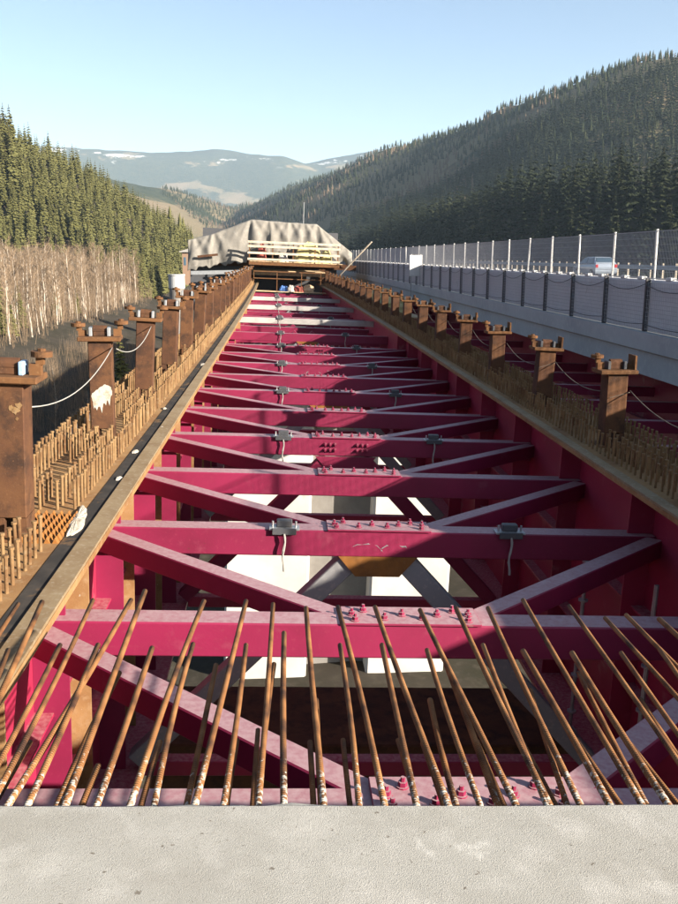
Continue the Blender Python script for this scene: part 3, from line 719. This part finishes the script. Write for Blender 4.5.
for q in range(1, 30): net_me.tube((-0.07, PIT*q/30, 0.03), (-0.07, PIT*q/30, 1.0), 0.004, n=3, caps=False)
for q in range(12): net_me.tube((-0.07, 0, 0.06+q*0.085), (-0.07, PIT, 0.06+q*0.085), 0.004, n=3, caps=False)
net_me = net_me.mesh('safety_net', 'fence_wire')
clip_me = MB().cbox(-0.03, 0.09, -0.12, 0.12, 0.0, 0.06, 0.008).mesh('coping_clip', 'white_metal')
for q in range(-8, 58):
    s = 18.0 + PIT*q
    M = T(VX(s), s, HV+0.02) @ Rz(-math.atan(2*CURV*s))
    put('barrier_panel', panel_me, via, M)
    if s < 2: continue
    put('barrier_post', bpost_me, via, M)
    fp = put('fence_post', fpost_me, via, M @ T(0.08, 0, 1.045) @ Ry(random.gauss(0, .012)) @ Rx(random.gauss(0, .012)))
    put('mesh_panel', mesh_me, via, M @ T(0.08, 0, 1.05))
    if q < 36:
        put('cable', cable_me, via, M); put('safety_net', net_me, via, M)
        put('coping_clip', clip_me, via, M @ T(0.02, 0.55, 1.051)); put('coping_clip', clip_me, via, M @ T(0.02, 1.5, 1.051))
for s in (-10, 30, 70, 110):
    gz = min(ground_z(VX(s)+4.75, s), ground_z(VX(s)+3, s))-1
    put('viaduct_pier', MB().cbox(VX(s)+3.4, VX(s)+6.1, s-1.0, s+1.0, gz, HV-1.25, 0.08).mesh('viaduct_pier', 'grey_concrete'), via)
# guard rail at the far edge of the road
gr = put('guard_rail', None, M=T(VX(40)+10, 40, HV), label='long steel guard rail on pale posts along the far edge of the road', cat='guard rail')
def GX_(s): return VX(s)+wid(s)-0.75
gp_me = MB().cbox(-0.06, 0.06, -0.06, 0.06, 0, 1.05, 0.01).mesh('rail_post', 'pale_board')
ss = list(np.arange(6, 148, 2.0))
for s in ss: put('rail_post', gp_me, gr, T(GX_(s), s, HV+0.001))
mb = MB(); n = 6; prof = [(-0.07, 0.60), (-0.11, 0.66), (-0.07, 0.74), (-0.11, 0.82), (-0.07, 0.90), (-0.06, 0.75)]
for s in ss: mb.v += [(GX_(s)+x, s, HV+z) for x, z in prof]
for j_ in range(len(ss)-1): mb.f += [(j_*n+i, (j_+1)*n+i, (j_+1)*n+(i+1) % n, j_*n+(i+1) % n) for i in range(n)]
put('rail_beam', mb.mesh('rail_beam', 'galvanised'), gr)
# car
def make_car(M):
    root = put('hatchback_car', None, None, M, label='silver blue hatchback car on the viaduct behind the mesh fence', cat='car')
    prof = [(-2.0, .30), (2.02, .30), (2.06, .55), (1.98, .78), (1.15, .92), (.42, 1.42), (-.2, 1.50), (-1.35, 1.46), (-1.95, 1.05), (-2.06, .75), (-2.06, .45)]
    half = {0: .80, 1: .80, 2: .84, 3: .84, 4: .82, 5: .62, 6: .60, 7: .60, 8: .76, 9: .84, 10: .84}
    n = len(prof); mb = MB()
    vs = [(-half[i], p[0], p[1]) for i, p in enumerate(prof)] + [(half[i], p[0], p[1]) for i, p in enumerate(prof)]
    fs = [(0, 1, 2, 3, 9, 10), (3, 4, 8, 9), (4, 5, 6, 7, 8)]
    fs = fs + [tuple(i+n for i in f)[::-1] for f in fs] + [(i, i+n, (i+1) % n+n, (i+1) % n) for i in range(n)]
    put('body', mb.add(vs, fs).mesh('body', 'car_paint'), root, M)
    for sd in (-1, 1):
        for y0, y1, y2, y3 in ((.98, .42, -.28, -.30), (-.40, -.38, -1.25, -1.55)):
            q = [(sd*.829, y0, .97), (sd*.829, y3, 1.0), (sd*.655, y2, 1.41), (sd*.655, y1, 1.39)]
            put('side_window', MB().add(q+[(x-sd*.02, y, z) for x, y, z in q], [(0, 1, 2, 3), (7, 6, 5, 4), (0, 4, 5, 1), (1, 5, 6, 2), (2, 6, 7, 3), (3, 7, 4, 0)]).mesh('side_window', 'glass_dark'), root, M)
        put('tail_lamp', MB().cbox(min(sd*.62, sd*.82), max(sd*.62, sd*.82), -2.08, -2.0, .72, .95, .01).mesh('tail_lamp', 'lamp_red'), root, M)
        for y in (1.28, -1.30):
            w = put('wheel', MB().tube((sd*.68, y, .31), (sd*.86, y, .31), .31, n=20).mesh('wheel', 'tyre'), root, M)
            put('rim', MB().tube((sd*.86, y, .31), (sd*.868, y, .31), .20, n=14).mesh('rim', 'galvanised'), w, M)
    for nm, q in (('windscreen', [(-.74, 1.10, .965), (.74, 1.10, .965), (.58, .47, 1.40), (-.58, .47, 1.40)]), ('rear_window', [(.66, -1.87, 1.12), (-.66, -1.87, 1.12), (-.56, -1.44, 1.41), (.56, -1.44, 1.41)])):
        off = Vector((0, .012 if nm == 'windscreen' else -.014, .016)); q = [Vector(p)+off for p in q]
        put(nm, MB().add([tuple(p) for p in q]+[tuple(p-off*1.6) for p in q], [(0, 1, 2, 3), (7, 6, 5, 4), (0, 4, 5, 1), (1, 5, 6, 2), (2, 6, 7, 3), (3, 7, 4, 0)]).mesh(nm, 'glass_dark'), root, M)
    return root
make_car(T(23.2, 66, HV+0.001) @ Rz(math.radians(4)))
# white board on the barrier, yellow sheets behind the posts, leaning plank
def flat_board(M):
    root = put('site_sign', None, None, M, label='blank white board fixed on top of the grey barrier', cat='sign')
    put('board', MB().cbox(-.36, .36, -.03, .03, .15, 1.25, .012).mesh('board', 'white_metal'), root, M)
    for x in (-.25, .25): put('bracket', MB().box(x-.03, x+.03, .031, .08, -1.0, 1.3).mesh('bracket', 'galvanised'), root, M)
s = 47.6; flat_board(T(VX(s)-0.25, s, HV+0.35) @ Rz(0.05))

# ------------------------------------------------------------------ canvas-covered formwork carriage
SCG = 72.0; CM = BM(SCG)
car = put('formwork_carriage', None, None, CM @ T(1, 0, ZF), label='formwork carriage under a draped beige tarpaulin at the end of the beams', cat='formwork carriage')
def cp(name, mb, m, par=None, **k): return put(name, mb.mesh(name, m), par or car, CM, **k)
for x in (-2.1, 4.1):
    for y in (0.3, 5.0, 10.0): cp('carriage_leg', MB().cbox(x-.18, x+.18, y-.18, y+.18, ZF+.002, -0.95, .01), 'rust_post')
for y in (0.3, 10.0): cp('transverse_beam', MB().cbox(-6.6, 6.4, y-.2, y+.2, -0.95, -0.55, .01), 'rust_post')
cp('rear_screen', MB().box(-6.6, 5.6, 10.3, 10.4, -5.0, 2.2), 'dark_metal')
cp('formwork_panel', MB().cbox(-2.0, 4.0, 1.6, 9.5, -1.6, -1.2, .02), 'plank_wood')
for x in np.arange(-2.2, 4.9, 0.32): cp('platform_plank', MB().cbox(x, x+.30, -1.6, .0, -0.52, -0.47, .006), 'plank_wood')
cp('platform_beam', MB().cbox(-2.2, 4.9, -1.55, -1.35, -0.78, -0.525, .01), 'rust_cap')
cp('platform_beam', MB().cbox(-2.2, 4.9, -0.3, -0.1, -0.78, -0.525, .01), 'rust_cap')
for x in (-2.2, -0.4, 1.2, 2.9, 4.7): cp('rail_post', MB().box(x, x+.09, -1.62, -1.54, -0.5, 1.0), 'rust_cap')
for z in (-0.42, 0.05, 0.55, 0.88): cp('rail_board', MB().cbox(-2.3, 4.9, -1.68, -1.625, z, z+.17, .006), 'pale_board')
# lower railing in front of the dark opening
for x in (-1.8, 0.0, 1.9, 3.4): cp('lower_rail_post', MB().box(x, x+.06, -2.2, -2.14, ZF-.55, ZF+1.0), 'rust_cap')
for z in (0.42, 0.95): cp('lower_rail', MB().box(-1.8, 3.5, -2.26, -2.205, ZF+z, ZF+z+.07), 'rust_cap')
cp('lower_walkway', MB().cbox(-1.9, 3.9, -2.3, -1.0, ZF-.56, ZF-.50, .01), 'plank_wood')
# tarpaulin: front curtain, roof and the low wing
def topz(x): return float(np.interp(x, [-7.0, -6.6, -5.2, -2.1, 0.4, 3.1, 5.6, 6.0], [0.95, 1.05, 1.45, 2.72, 2.62, 2.56, 0.75, 0.45]))
def botz(x): return float(np.interp(x, [-7.0, -6.4, -4.2, -2.4, -2.0, 4.4, 4.9, 6.0], [-1.5, -1.25, -0.85, -0.6, 0.15, 0.15, -0.35, -0.5]))
nxg, nzg = 170, 30
xs = np.linspace(-7.0, 6.0, nxg); vs = []; fs = []
HANG = [-6.6, -5.1, -2.1, -0.6, 0.9, 2.0, 3.1, 5.6]           # where the cloth is tied; it swags between these
def fold(x, t):
    k = max(range(len(HANG)-1), key=lambda q: HANG[q] <= x) if x > HANG[0] else 0
    k = max([q for q in range(len(HANG)-1) if HANG[q] <= x] or [0])
    a, b = HANG[k], HANG[k+1]; m = min(1, max(0, (x-a)/(b-a))); w = b-a
    f = 0
    for p in (a, b):                                          # pleats fan out from each tie
        d = (x-p); ang = d/(0.25+1.5*t)
        f += 0.12*math.exp(-(ang/1.3)**2)*math.cos(ang*4.6+p)
    return f*(0.25+t**0.7) + 0.05*math.sin(x*2.3+t*6+a) + 0.10*math.sin(PI*m)*t + 0.012*math.sin(x*7+t*9+3*math.sin(x*1.3))
rows = []
for b_ in range(14):                                          # roof, back to front
    t = b_/13
    rows.append([(x, 11-11*t, topz(x)-0.06*abs(math.sin(PI*t*3))-0.03*abs(math.sin(x*2.1))) for x in xs])
for b_ in range(1, nzg):                                      # curtain, top to bottom
    t = b_/(nzg-1)
    row = []
    for x in xs:
        zt, zb = topz(x), botz(x)+0.10*math.sin(x*5.1)+0.06*math.sin(x*11)
        row.append((x+0.05*math.sin(x*8+t*3)*t, -0.25-fold(x, t)-0.35*math.sin(PI*t)*0.5, zt+(zb-zt)*t))
    rows.append(row)
for rw in rows: vs += rw
for b_ in range(len(rows)-1):
    for a in range(nxg-1): fs.append((b_*nxg+a, (b_+1)*nxg+a, (b_+1)*nxg+a+1, b_*nxg+a+1))
tarp = cp('tarpaulin', MB().add(vs, fs), 'tarp'); tarp.data.polygons.foreach_set('use_smooth', [True]*len(tarp.data.polygons))
sm = tarp.modifiers.new('thickness', 'SOLIDIFY'); sm.thickness = 0.02
cp('tie_bar', MB().box(-6.2, -4.6, -0.86, -0.78, 0.45, 0.62, Ry(-0.14)), 'rust_post')
cp('wing_beam', MB().cbox(-6.8, -2.3, -0.9, -0.7, -1.35, -1.05, .01, Ry(-0.06)), 'galvanised')
cp('mast', MB().tube((2.1, 2, 2.6), (2.1, 2, 4.3), .03, n=6), 'galvanised')
cp('wing_dark_box', MB().box(-6.9, -2.4, 0.9, 1.1, -4.6, -0.9), 'dark_metal')  # one solid dark box filling the space below the tarpaulin wing
# things lying on the carriage platforms
def sack(name, x, y, z, w, d, h, m, lab, cat, seed, group=None):
    r = random.Random(seed); mb = MB(); n1, n2 = 12, 6
    vs = []; fs = []
    for a in range(n2+1):
        ph = PI/2*a/n2
        for b_ in range(n1):
            th = 2*PI*b_/n1; q = 1+0.2*r.uniform(-1, 1)
            ex = lambda c: math.copysign(abs(c)**0.6, c)
            vs.append((w*ex(math.cos(th))*math.cos(ph)**0.5*q, d*ex(math.sin(th))*math.cos(ph)**0.5*q, h*math.sin(ph)*(1+0.15*r.uniform(-1, 1))))
    for a in range(n2):
        for b_ in range(n1): fs.append((a*n1+b_, a*n1+(b_+1) % n1, (a+1)*n1+(b_+1) % n1, (a+1)*n1+b_))
    fs.append(tuple(range(n1))[::-1])
    put(name, mb.add(vs, fs).mesh(name, m), None, CM @ T(x, y, z), label=lab, cat=cat, group=group)
sack('sheet_bundle', 2.4, -0.95, -0.47, 0.95, .4, 1.45, 'yellow_sheet', 'tall yellow sheet bundle on the carriage platform', 'sheet bundle', 1)
sack('sheet_bundle', 3.9, -0.9, -0.47, .4, .35, 1.0, 'yellow_sheet', 'narrow yellow sheet bundle on the carriage platform', 'sheet bundle', 2)
sack('tool_bag', -1.2, -0.9, -0.47, .35, .3, 1.25, 'red_cloth', 'red bundle behind the boards of the carriage platform', 'bag', 3)
sack('tool_bag', 0.5, -0.9, -0.47, .4, .3, .62, 'white_cloth', 'white sack behind the boards of the carriage platform', 'bag', 4)
sack('tool_bag', 0.55, -1.7, ZF-.5, .35, .3, .40, 'blue_cloth', 'blue bag on the lower walkway of the carriage', 'bag', 5)
sack('tool_bag', 1.15, -1.7, ZF-.5, .30, .25, .45, 'white_cloth', 'white sack on the lower walkway of the carriage', 'bag', 6)
sack('tool_bag', 1.75, -1.7, ZF-.5, .40, .3, .42, 'red_cloth', 'red bag on the lower walkway of the carriage', 'bag', 7)
sack('tool_bag', 2.5, -1.7, ZF-.5, .5, .3, .55, 'plank_wood', 'tan sack on the lower walkway of the carriage', 'bag', 8)
sack('sheet_bundle', 5.5, -24, ZF-.35, .9, 1.2, .95, 'yellow_sheet', 'crumpled yellow sheet pile between rusty posts and viaduct', 'sheet bundle', 9)
sack('sheet_bundle', 5.6, -28, ZF-.35, .7, .9, .75, 'yellow_sheet', 'small yellow sheet pile between rusty posts and viaduct', 'sheet bundle', 10)
put('work_platform', MB().cbox(4.7, 6.55, -31, -20, ZF-.42, ZF-.36, .01).mesh('work_platform', 'plank_wood'), None, CM, label='timber platform carrying yellow sheets between girder and viaduct', cat='platform')
p0 = BP(5.0, 67, -0.9); p1 = BP(6.85, 66, 1.25); 
M = T(*p0) @ (p1-p0).to_track_quat('Z', 'Y').to_matrix().to_4x4()
put('wooden_plank', MB().cbox(-.10, .10, -.03, .03, -1.5, (p1-p0).length, .006).mesh('wooden_plank', 'pale_board'), None, M, label='pale plank leaning diagonally beside the carriage and the fence', cat='plank')

# ------------------------------------------------------------------ buildings beyond the carriage
def building(x, y, w, d, h, z, label):
    M = T(x, y, z); root = put('low_building', None, None, M, label=label, cat='building')
    put('wall', MB().box(-w/2, w/2, -d/2, d/2, -4, h).mesh('wall', 'brick_wall'), root, M)
    put('roof', MB().prism([(-w/2-.8, h+.002), (w/2+.8, h+.002), (w/2+.8, h+.3), (0, h+1.6), (-w/2-.8, h+.3)], -d/2-.8, d/2+.8).mesh('roof', 'roof_grey'), root, M)
    for q in range(5):
        f = put('window', MB().box(-w/2+w*(q+.3)/5, -w/2+w*(q+.75)/5, -d/2-.06, -d/2+.01, h*.35, h*.75).mesh('window', 'glass_dark'), root, M)
    return root
building(-29.0, 300, 8, 10, 6.4, -5.2, 'low brown building with grey roof at the foot of the spruces')
M = T(-22.6, 190, -5.6)
root = put('concrete_tank', None, None, M, label='pale rounded concrete tank beyond the girder posts', cat='tank')
put('base_block', MB().tube((0, 0, -16), (0, 0, -1.0), 1.6, n=28).mesh('base_block', 'dark_concrete'), root, M)
mb = MB(); mb.tube((0, 0, -1.0), (0, 0, 1.6), 1.7, n=28); put('tank_shell', mb.mesh('tank_shell', 'grey_concrete'), root, M)
mb = MB(); mb.tube((0, 0, 1.6), (0, 0, 1.85), 1.82, n=28); put('tank_rim', mb.mesh('tank_rim', 'grey_concrete'), root, M)

# ------------------------------------------------------------------ trees
def spruce_crown(seed, H=20.0, tiers=17):
    r = random.Random(seed); mb = MB(); 
    for k in range(tiers):
        t = k/(tiers-1); z = H*(0.10+0.87*t**0.95); R = H*0.185*(1-t)**0.85+0.25
        n = int(9-4*t)
        for q in range(n):
            a = 2*PI*(q+r.random()*0.7)/n + k*1.3; L_ = R*r.uniform(0.62, 1.15); dr = L_*r.uniform(0.25, 0.55); wd = L_*r.uniform(0.24, 0.36)+0.12
            ca, sa = math.cos(a), math.sin(a); zz = z+r.uniform(-.3, .3)
            def P(l, s, dz): return (l*ca-s*sa, l*sa+s*ca, zz+dz)
            v = [P(0, 0, .18*L_), P(L_*.45, wd, -dr*.45), P(L_*.5, 0, -dr*.12), P(L_*.45, -wd, -dr*.45), P(L_*.85, wd*.55, -dr*.95), P(L_*1.0, 0, -dr*.75), P(L_*.85, -wd*.55, -dr*.95), P(L_*.5, wd*.4, -dr*1.25), P(L_*.5, -wd*.4, -dr*1.25)]
            mb.add(v, [(0, 1, 2), (0, 2, 3), (1, 4, 2), (2, 4, 5), (2, 5, 6), (2, 6, 3), (1, 7, 4), (3, 6, 8)])
    mb.tube((0, 0, H*.93), (0, 0, H), .12, .02, n=4)
    return mb
def trunk_mesh(H, r0, m): 
    return MB().tube((0, 0, -1.0), (0, 0, H*.9), r0, .04, n=6).mesh('trunk', m)
CROWN_S = [spruce_crown(k, 20).mesh('crown', 'spruce_sun') for k in range(4)]
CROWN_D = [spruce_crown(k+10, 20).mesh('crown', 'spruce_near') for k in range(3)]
TR_S = trunk_mesh(20, .24, 'spruce_trunk')
def bare_tree(seed, H=15.0):
    r = random.Random(seed); tr = MB(); tw = MB()
    pts = []; x = y = 0
    for k in range(7):
        pts.append((x, y, -1.0 if k == 0 else H*.92*k/6)); x += r.gauss(0, .16); y += r.gauss(0, .16)
    tr.path(pts, [.17, .15, .13, .10, .075, .05, .02], 6)
    for k in range(26):
        t = r.uniform(.25, .97); f = t*6*0.999; a_ = int(f); p = Vector(pts[a_]).lerp(Vector(pts[a_+1]), f-a_)
        az = r.random()*2*PI; L_ = H*r.uniform(.10, .22)*(1.15-t*.6); d = Vector((math.cos(az)*.62, math.sin(az)*.62, r.uniform(.7, 1.2))).normalized()
        e = p+d*L_; tw.tube(p, e, .045, .018, n=3, caps=False)
        for q in range(8):
            s_ = p.lerp(e, r.uniform(.2, 1)); dd = (d+Vector((r.gauss(0, .55), r.gauss(0, .55), r.gauss(.2, .35)))).normalized()*L_*r.uniform(.3, .65)
            tw.tube(s_, s_+dd, .022, .010, n=3, caps=False)
            if q % 2:
                s2 = s_+dd*r.uniform(.3, .8); d2 = (dd.normalized()+Vector((r.gauss(0, .6), r.gauss(0, .6), r.gauss(.1, .4)))).normalized()*L_*r.uniform(.2, .4)
                tw.tube(s2, s2+d2, .016, .008, n=3, caps=False)
    return tr.mesh('trunk', 'birch_bark'), tw.mesh('crown', 'twig')
BARE = [bare_tree(k) for k in range(5)]
def plant(name, x, y, sc, parts, label, cat, group, sink=0.0):
    M = T(x, y, ground_z(x, y)-sink) @ Rz(random.random()*6.28) @ Rx(random.gauss(0, .02)) @ Matrix.Diagonal((sc*random.uniform(.85, 1.12), sc*random.uniform(.85, 1.12), sc, 1))
    root = put(name, None, None, M, label=label, cat=cat, group=group)
    for nm, me_ in parts: put(nm, me_, root, M)
def scatter(n, gen, mind, tries=60000):
    pts = []; cell = {}
    for _ in range(tries):
        if len(pts) >= n: break
        x, y = gen(); k = (int(x//mind), int(y//mind))
        if any((x-px)**2+(y-py)**2 < mind*mind for dx in (-1, 0, 1) for dy in (-1, 0, 1) for px, py in cell.get((k[0]+dx, k[1]+dy), ())): continue
        cell.setdefault(k, []).append((x, y)); pts.append((x, y))
    return pts
HZ = lambda x, y: ground_z(x, y)
# hillside on the open side: bare trees below, spruces above
def gen_left():
    while True:
        y = random.uniform(120, 535); x = -random.uniform(.10, .345)*y
        if x < -43.5: return x, y
cand = scatter(2300, gen_left, 3.3, 90000)
def lim(x, y): return 3.0 - 16*(x/-y-.29)/-.138 + 3*math.sin(x*.11+y*.03)
sp = []; ba = []
for x, y in cand:
    (sp if HZ(x, y) > lim(x, y) else ba).append((x, y))
def facing(p):                                 # nearer trees and those on the skyline first
    return math.hypot(*p) - 1.2*HZ(*p)
sp.sort(key=facing); ba.sort(key=facing)
LEFT_REST = sp[200:], ba[290:]
for x, y in sp[:200]:
    tall = -x/y > .285 and HZ(x, y) > 22
    plant('spruce_tree', x, y, random.uniform(.8, 1.1) if tall else random.uniform(.40, .74), [('crown', random.choice(CROWN_S)), ('trunk', TR_S)], 'sunlit green spruce on the upper hillside above the bare trees', 'tree', 'spruces on the sunlit hillside')
for x, y in ba[:290]:
    a = random.choice(BARE)
    plant('bare_tree', x, y, random.uniform(.70, 1.15), [('crown', a[1]), ('trunk', a[0])], 'leafless pale trunked tree on the sunlit lower hillside', 'tree', 'bare trees on the sunlit hillside')
for x, y, sc in ((-47.5, 150, .44), (-49, 157, .52), (-48.5, 166, .40), (-50.5, 172, .46), (-46, 152, .34), (-48, 190, .36), (-47, 205, .3)):
    plant('spruce_tree', x, y, sc, [('crown', random.choice(CROWN_S)), ('trunk', TR_S)], 'young spruce at the foot of the bare trees', 'tree', 'young spruces at the foot of the hillside')
# bare shrubs below the girder
for x, y, sc in [(-21, 86, .42), (-24, 92, .45), (-18.5, 80, .38), (-22, 98, .45), (-27, 104, .45), (-16, 74, .36), (-19, 92, .40), (-25, 84, .38), (-15, 62, .35), (-20, 70, .36), (-29, 112, .42), (-13.5, 52, .33), (-17, 58, .33), (-23, 76, .34)]:
    a = random.choice(BARE)
    plant('bare_shrub', x, y, sc, [('twigs', a[1]), ('stem', a[0])], 'leafless brown shrub on the low ground below the girder posts', 'shrub', 'bare shrubs below the girder', sink=2.0)
for x, y, sc in [(-12.6, 56, .42), (-14.5, 66, .36), (-20, 108, .5)]:
    plant('spruce_tree', x, y, sc, [('crown', random.choice(CROWN_S)), ('trunk', TR_S)], 'small dark spruce among the shrubs below the girder', 'tree', 'small spruces below the girder')
# shaded slope beyond the viaduct: the nearest spruces one by one
def gen_right():
    while True:
        y = random.uniform(190, 420); x = random.uniform(.10, .50)*y
        if x > 62: return x, y
nearR = scatter(85, gen_right, 9.0)
for x, y in nearR:
    plant('spruce_tree', x, y, random.uniform(.6, 1.0), [('crown', random.choice(CROWN_D)), ('trunk', TR_S)], 'tall dark spruce on the shaded slope beyond the viaduct', 'tree', 'dark spruces beyond the viaduct')
# the forest masses behind them
def cone_tree(seed, tiers, n):
    r = random.Random(seed); vs = []; fs = []
    for k in range(tiers):
        z0 = .12+.80*k/tiers; R = .17*(1-k/tiers)**.8+.012; zt = z0+.95/tiers+.06
        b = len(vs); vs.append((0, 0, min(zt+.05, 1)))
        for q in range(2*n):
            a = PI*(q+r.uniform(-.3, .3))/n; rr = R*(r.uniform(.85, 1.2) if q % 2 else r.uniform(.45, .65))
            vs.append((rr*math.cos(a), rr*math.sin(a), z0-(.035 if q % 2 else -.02)))
        fs += [(b, b+1+q, b+1+(q+1) % (2*n)) for q in range(2*n)]
    return np.array(vs), np.array(fs)
def crown_np(seed, tiers, H=20.0):
    mb = spruce_crown(seed, H, tiers); v = np.array(mb.v)/H
    t = [(f[0], f[k], f[k+1]) for f in mb.f for k in range(1, len(f)-1)]
    return v, np.array(t)
def forest(name, pts, heights, protos, m, label):
    PV, PF = [], []; off = 0
    P = np.array(pts); Z = height(P[:, 0], P[:, 1])
    for q in range(len(P)):
        v, f = protos[q % len(protos)]; a = random.random()*6.28; c, s_ = math.cos(a), math.sin(a); h = heights[q]; w = h*random.uniform(.85, 1.15)
        PV.append(np.stack([P[q, 0]+w*(v[:, 0]*c-v[:, 1]*s_), P[q, 1]+w*(v[:, 0]*s_+v[:, 1]*c), Z[q]-.5+h*v[:, 2]], 1)); PF.append(f+off); off += len(v)
    put(name, np_mesh(name, np.vstack(PV), np.vstack(PF), m), label=label, cat='forest', kind='stuff')
def thicket(seed):
    r = random.Random(seed); mb = MB()
    for k in range(22):
        x, y = r.uniform(-.28, .28), r.uniform(-.28, .28); h = r.uniform(.5, 1.0)
        mb.tube((x, y, 0), (x+r.gauss(0, .10), y+r.gauss(0, .10), h), .0042, .0012, n=3, caps=False)
    me_ = np.array(mb.v), np.array([t for f in mb.f for t in ((f[0], f[1], f[2]), (f[0], f[2], f[3]))])
    return me_
if LEFT_REST[0]: forest('spruce_plantation', LEFT_REST[0], [random.uniform(7.5, 14) for _ in LEFT_REST[0]], [crown_np(k+60, 12) for k in range(5)], 'spruce_sun', 'dense sunlit spruce plantation filling the upper hillside')
pts = scatter(1500, gen_left, 2.6, 30000); pts = [p for p in pts if HZ(*p) <= lim(*p)+2]
forest('brushwood', pts, [random.uniform(5, 10) for _ in pts], [thicket(k) for k in range(5)], 'twig', 'leafless brown brushwood between the bare trees on the hillside')
def gen_floor():
    y = random.uniform(40, 170); return -random.uniform(8, 36), y
pts = scatter(420, gen_floor, 2.0) + [(-random.uniform(34, 50), random.uniform(110, 420)) for _ in range(260)]
forest('floor_brushwood', pts, [random.uniform(2.0, 4.5) if q < 420 else random.uniform(.8, 2.2) for q, _ in enumerate(pts)], [thicket(k+9) for k in range(5)], 'twig', 'low leafless brushwood on the shaded valley floor')
def gen_r2():
    while True:
        y = random.uniform(180, 980); x = random.uniform(.035, .52)*y
        if x > 48: return x, y
pts = scatter(4600, gen_r2, 4.4)
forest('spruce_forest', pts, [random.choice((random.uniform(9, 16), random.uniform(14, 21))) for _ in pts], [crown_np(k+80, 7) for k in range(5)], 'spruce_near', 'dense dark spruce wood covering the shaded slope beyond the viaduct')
def gen_r3():
    while True:
        y = random.uniform(600, 3050)**1.0; x = random.uniform(-.13, .50)*y
        if x > 420+(y-1000)*-.33-330 and x < 780: return x, y
pts = scatter(17000, gen_r3, 6.5, 60000)
sel = vnoise(np.array(pts)[:, 0]/60, np.array(pts)[:, 1]/60, 5)
la = [p for p, s_ in zip(pts, sel) if s_ > .64 and random.random() < .75]; sp = [p for p, s_ in zip(pts, sel) if not (s_ > .64)]
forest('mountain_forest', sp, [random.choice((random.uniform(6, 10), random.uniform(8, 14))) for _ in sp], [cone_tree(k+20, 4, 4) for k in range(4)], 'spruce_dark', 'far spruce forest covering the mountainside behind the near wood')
forest('larch_forest', la, [random.uniform(6, 12) for _ in la], [cone_tree(k+30, 4, 4) for k in range(3)], 'larch', 'brown larch patches scattered through the mountainside forest')
# wood on the far low spur behind the carriage
def gen_r4():
    y = random.uniform(430, 900); x = random.uniform(-.125, -.02)*y
    return x, y
pts = scatter(260, gen_r4, 6)
pts = [p for p in pts if p[0] < -52 or p[1] > 600]
forest('valley_wood', pts, [random.uniform(8, 16) for _ in pts], [cone_tree(k+40, 5, 5) for k in range(3)], 'spruce_sun', 'small mixed wood on the valley floor behind the carriage')

# ------------------------------------------------------------------ haze
m, N, L = new_mat('haze'); N.remove(N['Principled BSDF'])
pv = N.new('ShaderNodeVolumePrincipled'); pv.inputs['Color'].default_value = (0.58, 0.78, 1.0, 1); pv.inputs['Density'].default_value = 0.000065; pv.inputs['Anisotropy'].default_value = 0.0
L.new(pv.outputs[0], N['Material Output'].inputs['Volume'])
zlo = float(GZ.min())-1.0; zhi = float(GZ.max())+30
put('haze', MB().box(-9600, 9600, -9600, 9600, zlo-1, zhi).mesh('haze', 'haze'), label='pale blue air haze filling the valley', cat='haze', kind='stuff')
